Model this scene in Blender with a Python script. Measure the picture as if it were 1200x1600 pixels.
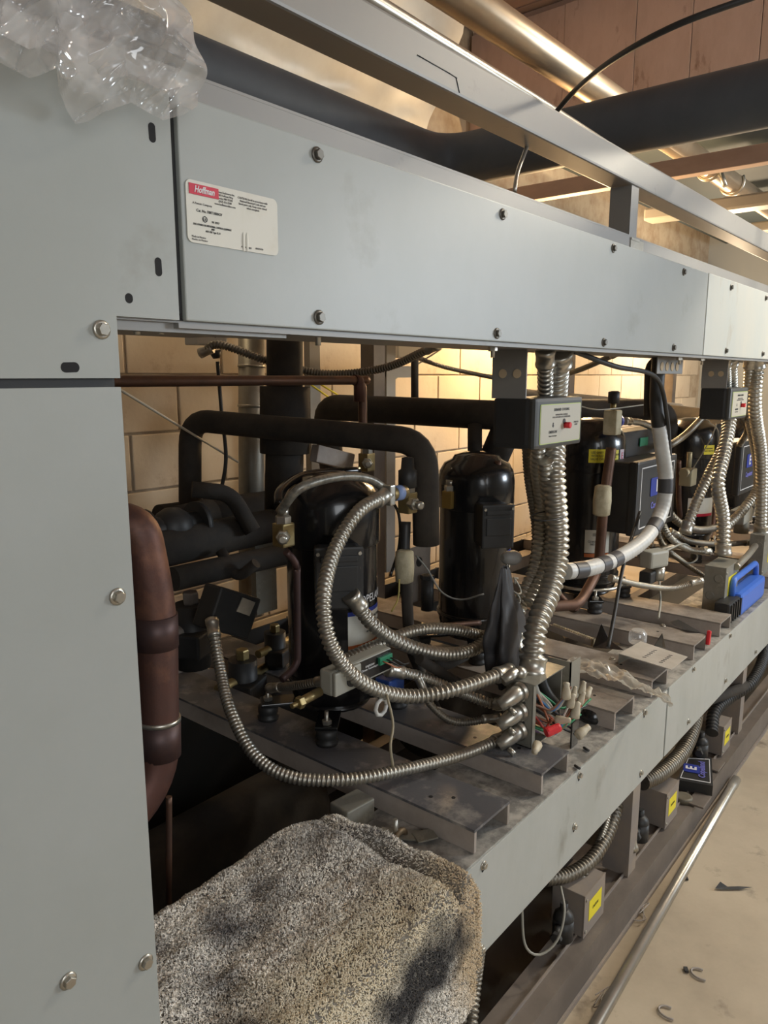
import bpy, bmesh, math, random
from mathutils import Vector, Matrix, noise
random.seed(7)
for o in list(bpy.data.objects): bpy.data.objects.remove(o)
SC = bpy.context.scene; COL = SC.collection
# ------------------------------------------------------------------ camera
F_PX = 1170.0; PITCH = math.radians(10.3); YAW = math.radians(39.6)
CAM = Vector((0, -0.63, 1.39))
FW = Vector((math.cos(PITCH)*math.cos(YAW), math.cos(PITCH)*math.sin(YAW), -math.sin(PITCH)))
RT = Vector((math.sin(YAW), -math.cos(YAW), 0)); UP = RT.cross(FW)
cd = bpy.data.cameras.new('camera'); cam = bpy.data.objects.new('camera', cd); COL.objects.link(cam)
cd.sensor_fit = 'VERTICAL'; cd.sensor_height = 36.0; cd.lens = F_PX/1600*36.0; cd.clip_start = 0.02
m = Matrix((RT, UP, -FW)).transposed().to_4x4(); m.translation = CAM; cam.matrix_world = m
SC.camera = cam
# ------------------------------------------------------------------ world, lights, exposure
w = bpy.data.worlds.new('world'); SC.world = w; w.use_nodes = True
w.node_tree.nodes['Background'].inputs[0].default_value = (0.75, 0.85, 1.0, 1)
w.node_tree.nodes['Background'].inputs[1].default_value = 0.13
SC.view_settings.view_transform = 'Standard'; SC.view_settings.look = 'None'
SC.view_settings.exposure = 0.0; SC.view_settings.gamma = 1.0
SC.view_settings.use_curve_mapping = False
def area(name, loc, target, sx, sy, power, color):
    l = bpy.data.lights.new(name, 'AREA'); l.shape = 'RECTANGLE'; l.size = sx; l.size_y = sy
    l.energy = power; l.color = color
    o = bpy.data.objects.new(name, l); COL.objects.link(o); o.location = loc
    o.rotation_euler = (Vector(target)-Vector(loc)).to_track_quat('-Z', 'Y').to_euler(); return o
def point(name, loc, power, color, r=0.05):
    l = bpy.data.lights.new(name, 'POINT'); l.energy = power; l.color = color; l.shadow_soft_size = r
    o = bpy.data.objects.new(name, l); COL.objects.link(o); o.location = loc; return o
area('aisle_light', (3.7, -1.0, 2.85), (2.4, -0.2, 0.6), 0.4, 1.3, 385, (1.0, 0.91, 0.75))
area('cool_ceiling_fill', (4.8, -3.4, 1.9), (3.1, 0.3, 2.9), 1.4, 1.0, 120, (0.80, 0.90, 1.0))  # cool light added to brighten the duct and ceiling like haze
area('camera_side_fill', (-0.6, -3.0, 1.9), (0.9, 0, 1.1), 1.6, 1.6, 38, (0.93, 0.97, 1.0))  # soft cool fill added behind the camera, out of view
point('back_wall_lamp', (3.75, 1.2, 1.86), 95, (1.0, 0.66, 0.33), 0.06)
point('far_back_fill', (5.9, 1.0, 1.75), 75, (1.0, 0.76, 0.50), 0.06)  # unseen fill added behind the trough to brighten the far wall
point('left_back_lamp', (1.55, 1.38, 1.78), 0.7, (1.0, 0.75, 0.45), 0.04)
# ------------------------------------------------------------------ pixel ray helpers: a point seen at (px,py) at a real depth
def ray(px, py): return FW*F_PX + RT*(px-600) - UP*(py-800)
def at(px, py, Y):
    d = ray(px, py); return CAM + d*((Y-CAM.y)/d.y)
def az(px, py, z):
    d = ray(px, py); return CAM + d*((z-CAM.z)/d.z)
def axx(px, py, x):
    d = ray(px, py); return CAM + d*((x-CAM.x)/d.x)
# ------------------------------------------------------------------ materials
MATS = {}
def mat(name, c, rough=0.5, metal=0.0, c2=None, scale=8.0, lo=0.4, hi=0.65, bump=0.0, bscale=None, c3=None, s3=2.0, lo3=0.55, hi3=0.7, detail=6, trans=0, alpha=None, sheen=0, stretch=None, coat=0):
    if name in MATS: return MATS[name]
    mt = bpy.data.materials.new(name); mt.use_nodes = True; nt = mt.node_tree; N = nt.nodes; L = nt.links
    b = N['Principled BSDF']; b.inputs['Roughness'].default_value = rough; b.inputs['Metallic'].default_value = metal
    b.inputs['Base Color'].default_value = (*c, 1)
    if coat: b.inputs['Coat Weight'].default_value = coat
    if sheen: b.inputs['Sheen Weight'].default_value = sheen
    if trans: b.inputs['Transmission Weight'].default_value = trans
    tc = N.new('ShaderNodeTexCoord'); vec = tc.outputs['Object']
    if stretch:
        mp = N.new('ShaderNodeMapping'); mp.inputs['Scale'].default_value = stretch; L.new(vec, mp.inputs[0]); vec = mp.outputs[0]
    def nz(s, d=detail):
        n = N.new('ShaderNodeTexNoise'); n.inputs['Scale'].default_value = s; n.inputs['Detail'].default_value = d
        n.inputs['Roughness'].default_value = 0.65; L.new(vec, n.inputs['Vector']); return n
    src = None
    if c2:
        n = nz(scale); r = N.new('ShaderNodeMapRange'); r.inputs[1].default_value = lo; r.inputs[2].default_value = hi
        L.new(n.outputs[0], r.inputs[0]); mx = N.new('ShaderNodeMix'); mx.data_type = 'RGBA'
        mx.inputs[6].default_value = (*c, 1); mx.inputs[7].default_value = (*c2, 1)
        L.new(r.outputs[0], mx.inputs[0]); src = mx.outputs[2]
        if c3:
            n3 = nz(s3); r3 = N.new('ShaderNodeMapRange'); r3.inputs[1].default_value = lo3; r3.inputs[2].default_value = hi3
            L.new(n3.outputs[0], r3.inputs[0]); m3 = N.new('ShaderNodeMix'); m3.data_type = 'RGBA'
            L.new(src, m3.inputs[6]); m3.inputs[7].default_value = (*c3, 1); L.new(r3.outputs[0], m3.inputs[0]); src = m3.outputs[2]
        L.new(src, b.inputs['Base Color'])
    if bump:
        n = nz(bscale or scale*4); bp = N.new('ShaderNodeBump'); bp.inputs['Strength'].default_value = bump
        bp.inputs['Distance'].default_value = 0.005; L.new(n.outputs[0], bp.inputs['Height']); L.new(bp.outputs[0], b.inputs['Normal'])
    MATS[name] = mt; return mt
PAINT = mat('grey_paint', (0.375, 0.39, 0.37), 0.42, 0, (0.345, 0.36, 0.335), 3, c3=(0.27, 0.27, 0.23), s3=5, lo3=0.62, hi3=0.8, bump=0.03, bscale=60)
PAINTR = mat('pale_stained_paint', (0.52, 0.54, 0.50), 0.45, 0, (0.58, 0.57, 0.50), 4, c3=(0.40, 0.33, 0.22), s3=7, lo3=0.62, hi3=0.8, stretch=(1, 1, 0.4))
FASC = mat('fascia_paint', (0.43, 0.445, 0.42), 0.4, 0, (0.38, 0.395, 0.365), 5, c3=(0.20, 0.19, 0.16), s3=9, lo3=0.6, hi3=0.82, bump=0.03, bscale=60, stretch=(1, 1, 0.5))
SHELF = mat('dusty_shelf', (0.22, 0.215, 0.20), 0.55, 0.2, (0.50, 0.48, 0.44), 22, 0.42, 0.62, bump=0.2, bscale=90, c3=(0.10, 0.095, 0.085), s3=8, lo3=0.56, hi3=0.72)
STRUT = mat('galvanised_beam', (0.28, 0.27, 0.25), 0.5, 0.25, (0.27, 0.26, 0.245), 6, c3=(0.20, 0.19, 0.18), s3=14, lo3=0.62, hi3=0.8)
CHAN = mat('channel_side', (0.42, 0.37, 0.33), 0.6, 0.1, (0.30, 0.26, 0.22), 7, bump=0.06, bscale=60)
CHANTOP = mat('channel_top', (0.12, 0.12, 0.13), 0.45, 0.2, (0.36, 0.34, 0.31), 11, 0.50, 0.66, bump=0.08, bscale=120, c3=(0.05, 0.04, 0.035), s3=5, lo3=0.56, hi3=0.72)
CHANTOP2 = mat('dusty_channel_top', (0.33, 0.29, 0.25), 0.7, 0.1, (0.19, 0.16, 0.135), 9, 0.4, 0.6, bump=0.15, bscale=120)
RAIL = mat('brown_steel', (0.15, 0.125, 0.105), 0.55, 0.15, (0.21, 0.175, 0.145), 6, bump=0.05)
RUST = mat('post_steel', (0.25, 0.22, 0.20), 0.6, 0.15, (0.33, 0.27, 0.21), 8)
BLACK = mat('black_gloss', (0.008, 0.008, 0.009), 0.24, 0, (0.014, 0.013, 0.012), 5, coat=0.3)
BLACKM = mat('black_plastic', (0.022, 0.022, 0.022), 0.5, 0, (0.03, 0.029, 0.027), 12, bump=0.04, bscale=200)
FOAM = mat('black_foam', (0.022, 0.019, 0.016), 0.85, 0, (0.050, 0.040, 0.030), 6, bump=0.15, bscale=60)
DUCT = mat('duct_foam', (0.075, 0.085, 0.10), 0.65, 0, (0.062, 0.072, 0.085), 6, bump=0.05, bscale=60)  # foam colour lifted towards blue to paint in the haze
DARK = mat('dark_hole', (0.006, 0.006, 0.007), 0.8)
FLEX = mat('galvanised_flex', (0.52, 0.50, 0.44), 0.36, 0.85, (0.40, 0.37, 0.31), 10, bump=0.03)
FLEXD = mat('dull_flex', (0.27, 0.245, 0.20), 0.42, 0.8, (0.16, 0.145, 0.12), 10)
ZINC = mat('zinc', (0.55, 0.53, 0.47), 0.34, 0.85, (0.42, 0.39, 0.33), 15)
BOXM = mat('galvanised_box', (0.30, 0.29, 0.25), 0.5, 0.45, (0.24, 0.23, 0.19), 12, c3=(0.38, 0.36, 0.30), s3=25)
COPPER = mat('old_copper', (0.12, 0.055, 0.042), 0.55, 0.55, (0.10, 0.055, 0.045), 9, c3=(0.30, 0.14, 0.08), s3=6, lo3=0.5, hi3=0.75, bump=0.15, bscale=40)
COPPERD = mat('dull_copper', (0.16, 0.085, 0.055), 0.5, 0.6, (0.10, 0.06, 0.045), 12)
COPDARK = mat('tarnished_copper', (0.07, 0.045, 0.045), 0.5, 0.5, (0.11, 0.06, 0.05), 9)
BRASS = mat('brass', (0.38, 0.29, 0.13), 0.42, 0.75, (0.26, 0.20, 0.10), 14)
STEEL = mat('steel_pipe', (0.55, 0.52, 0.46), 0.33, 0.8, (0.45, 0.41, 0.34), 6)
TIN = mat('overhead_pipe', (0.62, 0.50, 0.36), 0.36, 0.75, (0.50, 0.38, 0.26), 3)
WHITE = mat('white_plastic', (0.62, 0.61, 0.57), 0.5)
TAPE = mat('cream_tape', (0.52, 0.47, 0.33), 0.8, 0, (0.34, 0.29, 0.18), 20, bump=0.4, bscale=60)
LABEL = mat('paper_label', (0.66, 0.64, 0.56), 0.55, 0, (0.60, 0.57, 0.47), 16, 0.5, 0.7)
SILV = mat('silver_label', (0.42, 0.42, 0.36), 0.45, 0.2)
LIME = mat('lime_border', (0.50, 0.60, 0.18), 0.5)
INK = mat('black_ink', (0.03, 0.03, 0.03), 0.6)
GINK = mat('grey_ink', (0.16, 0.15, 0.14), 0.6)
WINK = mat('white_ink', (0.7, 0.7, 0.7), 0.5)
BINK = mat('blue_ink', (0.02, 0.04, 0.28), 0.45)
LINK = mat('lilac_ink', (0.16, 0.16, 0.50), 0.45)
OINK = mat('orange_ink', (0.50, 0.13, 0.03), 0.5)
RINK = mat('red_ink', (0.55, 0.02, 0.05), 0.5)
YEL = mat('yellow_label', (0.80, 0.68, 0.03), 0.5)
REDP = mat('red_plastic', (0.70, 0.03, 0.04), 0.4)
BLUEP = mat('blue_plastic', (0.05, 0.16, 0.62), 0.4)
GREENP = mat('green_plastic', (0.02, 0.20, 0.10), 0.5)
GREYP = mat('grey_plastic', (0.34, 0.33, 0.28), 0.5)
ROPE = mat('cream_rope', (0.60, 0.56, 0.46), 0.7)
GASKET = mat('dark_gasket', (0.03, 0.03, 0.03), 0.6)
WOOD = mat('ceiling_wood', (0.44, 0.32, 0.26), 0.7, 0, (0.36, 0.26, 0.21), 3, bump=0.05, stretch=(3, 1, 3), c3=(0.43, 0.31, 0.25), s3=1.5)
PLY = mat('plywood', (0.58, 0.44, 0.37), 0.7, 0, (0.50, 0.37, 0.30), 4, c3=(0.24, 0.14, 0.09), s3=6, lo3=0.6, hi3=0.75, stretch=(1, 2.5, 1))
SHEET = mat('plastic_sheeting', (0.70, 0.66, 0.56), 0.35, 0, (0.60, 0.55, 0.45), 3)
BLOCK = mat('painted_block', (0.60, 0.52, 0.40), 0.85, 0, (0.54, 0.45, 0.34), 2.5, c3=(0.40, 0.31, 0.21), s3=5, lo3=0.58, hi3=0.72, bump=0.25, bscale=25)
MORTAR = mat('mortar', (0.46, 0.39, 0.29), 0.9, 0, (0.34, 0.26, 0.18), 9, bump=0.3)
CONC = mat('concrete', (0.54, 0.45, 0.33), 0.75, 0, (0.42, 0.345, 0.25), 2.2, 0.4, 0.62, bump=0.12, bscale=30, c3=(0.22, 0.175, 0.125), s3=7, lo3=0.6, hi3=0.75)
GWALL = mat('room_wall', (0.30, 0.31, 0.30), 0.85)
TEAL = mat('dark_board', (0.045, 0.06, 0.065), 0.7)
# ------------------------------------------------------------------ geometry helpers
def rotm(rx=0, ry=0, rz=0):
    return Matrix.Rotation(rz, 3, 'Z') @ Matrix.Rotation(ry, 3, 'Y') @ Matrix.Rotation(rx, 3, 'X')
def frame(d):
    d = Vector(d).normalized(); q = d.to_track_quat('Z', 'Y'); return q.to_matrix()
class B:
    def __init__(s): s.v = []; s.f = []; s.sm = []
    def add(s, vs, fs, smooth=False):
        n = len(s.v); s.v += [tuple(v) for v in vs]; s.f += [tuple(i+n for i in f) for f in fs]; s.sm += [smooth]*len(fs); return s
    def box(s, c, d, R=None, bev=0.0):
        c = Vector(c); hx, hy, hz = d[0]/2, d[1]/2, d[2]/2; R = R or Matrix.Identity(3)
        if bev <= 0:
            vs = [c + R @ Vector((x, y, z)) for x in (-hx, hx) for y in (-hy, hy) for z in (-hz, hz)]
            return s.add(vs, [(0,1,3,2), (4,6,7,5), (0,4,5,1), (2,3,7,6), (0,2,6,4), (1,5,7,3)])
        b = min(bev, hx*.95, hy*.95, hz*.95); bm = bmesh.new(); bmesh.ops.create_cube(bm, size=1)
        for v in bm.verts: v.co = Vector((v.co.x*2*hx, v.co.y*2*hy, v.co.z*2*hz))
        bmesh.ops.bevel(bm, geom=bm.edges[:], offset=b, segments=2, affect='EDGES', profile=0.6)
        bm.verts.ensure_lookup_table(); vs = [c + R @ v.co for v in bm.verts]; fs = [[v.index for v in f.verts] for f in bm.faces]
        bm.free(); return s.add(vs, fs)
    def bx(s, x0, x1, y0, y1, z0, z1, bev=0): return s.box(((x0+x1)/2, (y0+y1)/2, (z0+z1)/2), (abs(x1-x0), abs(y1-y0), abs(z1-z0)), None, bev)
    def lathe(s, prof, loc=(0, 0, 0), d=(0, 0, 1), seg=20, smooth=True):
        R = frame(d) if tuple(d) != (0, 0, 1) else Matrix.Identity(3); loc = Vector(loc); vs = []; fs = []
        for r, z in prof:
            for k in range(seg):
                a = 2*math.pi*k/seg; vs.append(loc + R @ Vector((r*math.cos(a), r*math.sin(a), z)))
        for i in range(len(prof)-1):
            for k in range(seg):
                k2 = (k+1) % seg; fs.append((i*seg+k, i*seg+k2, (i+1)*seg+k2, (i+1)*seg+k))
        s.add(vs, fs, smooth)
        n = len(s.v)-len(vs)
        if prof[0][0] > 1e-5: s.f.append(tuple(n+k for k in reversed(range(seg)))); s.sm.append(False)
        if prof[-1][0] > 1e-5: s.f.append(tuple(n+(len(prof)-1)*seg+k for k in range(seg))); s.sm.append(False)
        return s
    def cyl(s, p0, p1, r, seg=14, r2=None):
        p0 = Vector(p0); p1 = Vector(p1); h = (p1-p0).length
        return s.lathe([(r, 0), (r if r2 is None else r2, h)], p0, p1-p0, seg)
    def hexa(s, p0, p1, r): 
        p0 = Vector(p0); p1 = Vector(p1); return s.lathe([(r*.9, 0), (r, .12*(p1-p0).length), (r, .88*(p1-p0).length), (r*.9, (p1-p0).length)], p0, p1-p0, 6, False)
    def ball(s, c, r, sq=(1, 1, 1), seg=12, R=None):
        n = seg//2; c = Vector(c); R = R or Matrix.Identity(3); vs = []; fs = []
        for i in range(n+1):
            t = math.pi*i/n
            for k in range(seg):
                a = 2*math.pi*k/seg; vs.append(c + R @ Vector((r*sq[0]*math.sin(t)*math.cos(a), r*sq[1]*math.sin(t)*math.sin(a), r*sq[2]*math.cos(t))))
        for i in range(n):
            for k in range(seg):
                k2 = (k+1) % seg; fs.append((i*seg+k, (i+1)*seg+k, (i+1)*seg+k2, i*seg+k2))
        return s.add(vs, fs, True)
    def tube(s, pts, rads, seg=12, cap=True, smooth=True):
        T = []; n = len(pts)
        for i in range(n): T.append((pts[min(i+1, n-1)]-pts[max(i-1, 0)]).normalized())
        a = Vector((0, 0, 1)) if abs(T[0].z) < .9 else Vector((1, 0, 0))
        u = T[0].cross(a).normalized(); vs = []; fs = []
        for i in range(n):
            u = (u - T[i]*u.dot(T[i])).normalized(); v = T[i].cross(u)
            for k in range(seg):
                an = 2*math.pi*k/seg; vs.append(pts[i] + (u*math.cos(an)+v*math.sin(an))*rads[i])
        for i in range(n-1):
            for k in range(seg):
                k2 = (k+1) % seg; fs.append((i*seg+k, i*seg+k2, (i+1)*seg+k2, (i+1)*seg+k))
        s.add(vs, fs, smooth)
        if cap:
            b = len(s.v)-len(vs); s.f.append(tuple(b+k for k in reversed(range(seg)))); s.f.append(tuple(b+(n-1)*seg+k for k in range(seg))); s.sm += [False, False]
        return s
    def prism(s, poly, d):      # extrude a 3-D polygon by vector d
        d = Vector(d); n = len(poly); vs = [Vector(p) for p in poly]+[Vector(p)+d for p in poly]
        return s.add(vs, [tuple(range(n)), tuple(reversed(range(n, 2*n)))]+[(i, i+n, (i+1) % n+n, (i+1) % n) for i in range(n)])
def mesh_of(b, name, m):
    me = bpy.data.meshes.new(name); me.from_pydata(b.v, [], b.f); me.update()
    me.polygons.foreach_set('use_smooth', b.sm); me.materials.append(m)
    bm = bmesh.new(); bm.from_mesh(me); bmesh.ops.recalc_face_normals(bm, faces=bm.faces); bm.to_mesh(me); bm.free(); return me
def wloc(o):
    p = Vector(o.location); q = o.parent
    while q: p += Vector(q.location); q = q.parent
    return p
def O(name, b, m, parent=None, **kw):
    cs = b.v; xs = [c[0] for c in cs]; ys = [c[1] for c in cs]; zs = [c[2] for c in cs]
    org = Vector(((min(xs)+max(xs))/2, (min(ys)+max(ys))/2, min(zs)))
    b.v = [(c[0]-org.x, c[1]-org.y, c[2]-org.z) for c in cs]
    o = bpy.data.objects.new(name, mesh_of(b, name, m)); COL.objects.link(o)
    if parent: o.parent = parent; o.location = org - wloc(parent)
    else: o.location = org
    for k, v in kw.items(): o[k] = v
    return o
def tag(o, label, cat, group=None):
    o['label'] = label; o['category'] = cat
    if group: o['group'] = group
    return o
def T(name, label, cat, loc, group=None):
    o = bpy.data.objects.new(name, None); COL.objects.link(o); o.location = loc; o.empty_display_size = .05
    return tag(o, label, cat, group)
def inst(name, me, loc, parent, rz=0, rx=0, ry=0):
    o = bpy.data.objects.new(name, me); COL.objects.link(o); o.parent = parent; o.location = Vector(loc)-wloc(parent); o.rotation_euler = (rx, ry, rz); return o
def spline(pts, step=0.004):
    pts = [Vector(p) for p in pts]; out = []
    P = [pts[0]*2-pts[1]]+pts+[pts[-1]*2-pts[-2]]
    for i in range(1, len(P)-2):
        p0, p1, p2, p3 = P[i-1:i+3]; n = max(2, int((p2-p1).length/0.004))
        for k in range(n):
            t = k/n; out.append(0.5*((2*p1)+(p2-p0)*t+(2*p0-5*p1+4*p2-p3)*t*t+(3*p1-p0-3*p2+p3)*t**3))
    out.append(pts[-1])
    L = [0]
    for i in range(1, len(out)): L.append(L[-1]+(out[i]-out[i-1]).length)
    n = max(2, int(L[-1]/step)); res = []; j = 0
    for k in range(n+1):
        s = L[-1]*k/n
        while j < len(L)-2 and L[j+1] < s: j += 1
        t = (s-L[j])/max(1e-9, L[j+1]-L[j]); res.append(out[j].lerp(out[j+1], min(1, t)))
    return res
def smooth_tube(pts, r, step=0.012, seg=12):
    c = spline(pts, step); return B().tube(c, [r]*len(c), seg)
def flex_b(pts, r, pitch=None, seg=14):
    pitch = pitch or r*0.70; c = spline(pts, pitch/5); prof = [1.0, 1.0, .90, .73, .90]
    return B().tube(c, [r*prof[i % 5] for i in range(len(c))], seg)
def px3(l): return [at(*p) for p in l]
def conduit(pts, r, label, m=None, ends=(1, 1), group=None, name='flexible_conduit', pitch=None):
    P = px3(pts) if len(pts[0]) == 3 and not isinstance(pts[0], Vector) else pts
    t = T(name, label, 'conduit', P[-1], group); m = m or FLEX
    O('armour', flex_b(P, r, pitch), m, t)
    for e, (a, b) in zip(ends, ((P[0], P[1]), (P[-1], P[-2]))):
        if e:
            d = (b-a).normalized(); c = B(); c.lathe([(r*1.0, -.012), (r*1.22, -.012), (r*1.22, 0), (r*1.12, .002), (r*1.12, .022), (r*1.2, .024), (r*1.2, .03), (r*.98, .032)], a, d, 14)
            O('connector', c, ZINC, t)
    return t
def pipe(name, pts, r, m, label, cat='pipe', group=None, step=0.012, seg=16):
    P = px3(pts) if not isinstance(pts[0], Vector) else pts
    return tag(O(name, smooth_tube(P, r, step, seg), m), label, cat, group)
def bend(pts, rad=0.05):      # polyline with rounded corners
    pts = [Vector(p) for p in pts]; out = [pts[0]]
    for i in range(1, len(pts)-1):
        a, b, c = pts[i-1:i+2]; ra = min(rad, (a-b).length*.45, (c-b).length*.45)
        p = b+(a-b).normalized()*ra; q = b+(c-b).normalized()*ra
        for k in range(7):
            t = k/6; out.append(p*(1-t)**2+b*2*t*(1-t)+q*t*t)
    out.append(pts[-1]); return out
def bent_b(pts, r, rad=.05, seg=16):
    P = bend(pts, rad); c = [P[0]]
    for p in P[1:]:
        n = max(1, int((p-c[-1]).length/.05)); a = c[-1]
        for k in range(1, n+1): c.append(a.lerp(p, k/n))
    return B().tube(c, [r]*len(c), seg)
def lettering(txt, size, pos, xdir, updir, m, parent, name='lettering', depth=0.0004, align='CENTER', bold=0.0, sx=1.0, shear=0):
    cu = bpy.data.curves.new('t', 'FONT'); cu.body = txt; cu.size = size; cu.extrude = depth/2; cu.align_x = align; cu.align_y = 'CENTER'; cu.resolution_u = 2
    cu.offset = bold*size; cu.shear = shear; cu.space_line = 1.0
    to = bpy.data.objects.new('t', cu); COL.objects.link(to)
    me = bpy.data.meshes.new_from_object(to); bpy.data.objects.remove(to)
    X = Vector(xdir).normalized(); U = Vector(updir).normalized(); Z = X.cross(U)
    M = Matrix((X*sx, U, Z)).transposed(); pos = Vector(pos)
    for v in me.vertices: v.co = M @ v.co
    me.materials.clear(); me.materials.append(m); me.name = name
    o = bpy.data.objects.new(name, me); COL.objects.link(o); o.parent = parent; o.location = pos-wloc(parent); return o
def plate(w, h, th, c, xdir, updir, rad=0.0):   # rounded flat plate
    X = Vector(xdir).normalized(); U = Vector(updir).normalized(); Z = X.cross(U); c = Vector(c); P = []
    if rad <= 0: P = [(-w/2, -h/2), (w/2, -h/2), (w/2, h/2), (-w/2, h/2)]
    else:
        for cx, cy, a0 in ((w/2-rad, h/2-rad, 0), (-w/2+rad, h/2-rad, 90), (-w/2+rad, -h/2+rad, 180), (w/2-rad, -h/2+rad, 270)):
            for k in range(5): a = math.radians(a0+k*22.5); P.append((cx+rad*math.cos(a), cy+rad*math.sin(a)))
    return B().prism([c+X*p[0]+U*p[1] for p in P], Z*th)
XD = (1, 0, 0); ZD = (0, 0, 1)
def mapped(tl, tr, bl, Y):   # a flat piece on plane y=Y from its seen corners: centre, width, height
    a = at(*tl, Y); b = at(*tr, Y); c = at(*bl, Y); return Vector(((a.x+b.x)/2, Y, (a.z+c.z)/2)), b.x-a.x, a.z-c.z

# ================================================================== the room
def struct(name, b, m, parent=None):
    o = O(name, b, m, parent)
    if not parent: o['kind'] = 'structure'
    return o
struct('floor', B().bx(-3, 7.5, -4, 1.75, -.1, 0), CONC)
wb = struct('wall_back', B().bx(-3, 7.6, 1.675, 1.80, 0, 3.2), MORTAR)
struct('wall_right', B().bx(7.5, 7.6, -4, 1.8, 0, 3.2), GWALL)
struct('wall_left', B().bx(-3.1, -3, -4, 1.8, 0, 3.2), GWALL)
struct('wall_front', B().bx(-3, 7.5, -4.1, -4, 0, 3.2), GWALL)
blk = B(); blk.box((0, 0, 0), (.391, .03, .191), None, .004); blkm = mesh_of(blk, 'block', BLOCK)
for j in range(-1, 11):
    z = .094+.2*j
    if z < .08: continue
    off = 1.42 if j % 2 == 1 else 1.62
    for i in range(-2, 15):
        x = off+.2+.4*i
        if x > 7.3: continue
        o = inst('block', blkm, (x, 1.683+random.uniform(-.0015, .0015), z), wb)
ceil = struct('ceiling', B().bx(-3, 7.5, -4, 1.75, 3.12, 3.2), WOOD)
plk = mesh_of(B().box((0, 0, 0), (.19, 5.4, .02)), 'ceiling_board', WOOD)
for i in range(18): inst('ceiling_board', plk, (1.3+.2*i, -1.1, 3.105+random.uniform(-.003, .003)), ceil)
jst = mesh_of(B().box((0, 0, 0), (.045, 5.4, .16), None, .003), 'joist', WOOD)
for x in (4.2, 4.65, 5.1, 5.55, 6.0): inst('joist', jst, (x, -1.1, 3.02), ceil)
# plywood bulkhead below the ceiling, with seams; sits past the overhead duct
bh = struct('trim_1', B().bx(3.46, 3.5, -2.2, 1.65, 2.52, 3.09), WOOD)
yy = -2.2; wds = [.62, .6, .55, .42, .30, .27, .24, .34, .51]
for wd in wds:
    O('plywood_panel', B().bx(3.44+random.uniform(-.003, .003), 3.459, yy+.0015, yy+wd-.0015, 2.54, 3.06, .001), PLY, bh); yy += wd
# timber beam and ledger under the duct, seen past the beam
tag(O('timber_beam', B().bx(3.30, 3.36, -1.6, 1.6, 2.20, 2.27, .004), WOOD), 'brown timber plank crossing under the big black overhead duct', 'timber')
for i, (x, zz) in enumerate(((3.9, 2.16), (4.6, 2.3), (5.4, 2.3))):
    tag(O('light_fixture', B().bx(x, x+.12, -1.4+.2*i, .9, zz, zz+.06, .01), STRUT), ('nearest', 'middle', 'farthest')[i]+' of the long grey metal rails under the far ceiling', 'rail', 'rails under the far ceiling')
tag(O('board_panel', B().bx(3.52, 7.4, -2.6, 1.5, 2.56, 2.59), TEAL), 'dark board overhead beyond the black duct', 'board')

# ---- cream plastic sheeting stapled along the top of the back wall
def sheet():
    b = B(); nu, nv = 70, 26; vs = []; fs = []
    for i in range(nu+1):
        for j in range(nv+1):
            u = i/nu; v = j/nv; x = .55+2.35*u
            p = Vector((x, 1.62-.34*v-.05*math.sin(v*3), 2.32+.75*v))
            w_ = noise.noise(Vector((x*2.2+v*3.0, v*5, 0)))*.05+abs(noise.noise(Vector((x*5-v*5, v*7+3, 1))))*.045
            p += Vector((0, -.6, .3)).normalized()*w_; p.z -= .04*math.sin(u*3.1)*(1-v); vs.append(p)
    for i in range(nu):
        for j in range(nv): a = i*(nv+1)+j; fs.append((a, a+nv+1, a+nv+2, a+1))
    b.add(vs, fs, True); return b
sh = O('plastic_sheeting', sheet(), SHEET); tag(sh, 'wrinkled cream plastic sheeting hung above the wall behind the grey beam', 'sheeting')
tag(O('wall_plate', B().bx(.4, 6.8, 1.60, 1.66, 2.24, 2.33, .004), PLY), 'long timber plate along the wall under the cream sheeting', 'timber')

# ---- overhead pipes and duct
cr = T('insulated_duct', 'big black foam-covered duct turning a corner above the grey beam', 'duct', (2.43, 1.1, 2.165))
O('run', bent_b([(-.6, 1.1, 2.165), (2.43, 1.1, 2.165), (2.43, -2.6, 2.165)], .088, .16, 28), DUCT, cr)
op = T('overhead_pipe', 'large silvery gas pipe running high above the rack', 'pipe', (3, .6, 2.367))
O('tube', B().cyl((-.5, .6, 2.367), (6.6, .6, 2.367), .050, 28), TIN, op)
for x in (3.92, 4.30):
    hg = B(); hg.tube([Vector((x, .6+.058*math.cos(a), 2.367+.058*math.sin(a))) for a in [math.radians(150+k*12) for k in range(21)]], [.007]*21, 6)
    O('hanger', hg, ZINC, op)
O('hanger_bolt', B().cyl((3.92, .55, 2.34), (3.92, .52, 2.27), .012, 8), ZINC, op)
pipe('conduit_pipe', [at(560, -12, .30), at(880, 186, .30), at(1040, 290, .30)], .0145, STEEL, 'thin steel conduit lying along the top of the grey beam', 'conduit')
pipe('black_cable', [at(868, 176, .27), at(900, 140, .2), at(960, 92, .05), at(1060, 38, -.1), at(1215, -18, -.25)], .0058, BLACKM, 'black cable rising from the beam past the overhead pipe', 'cable')
pipe('cable_end', [at(804, 300, .24), at(808, 272, .245), at(817, 246, .25), at(825, 225, .26)], .0045, STEEL, 'short bare cable standing up behind the trough', 'cable')
pipe('black_pipe_far', [Vector((2.1, .95, 1.86)), Vector((3.0, .95, 1.86))], .05, FOAM, 'black insulated pipe with an open end seen under the grey beam')
bpy.data.objects['black_pipe_far'].name = 'insulated_pipe'
pipe('insulated_pipe', [Vector((2.4, 1.35, 2.0)), Vector((7.5, 1.35, 2.0))], .06, FOAM, 'long black insulated pipe under the ceiling near the back wall')

# ================================================================== the rack
rack = T('compressor_rack', 'grey steel rack frame carrying the row of black compressors', 'rack', (2, .5, 0))
XE = 5.2
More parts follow.
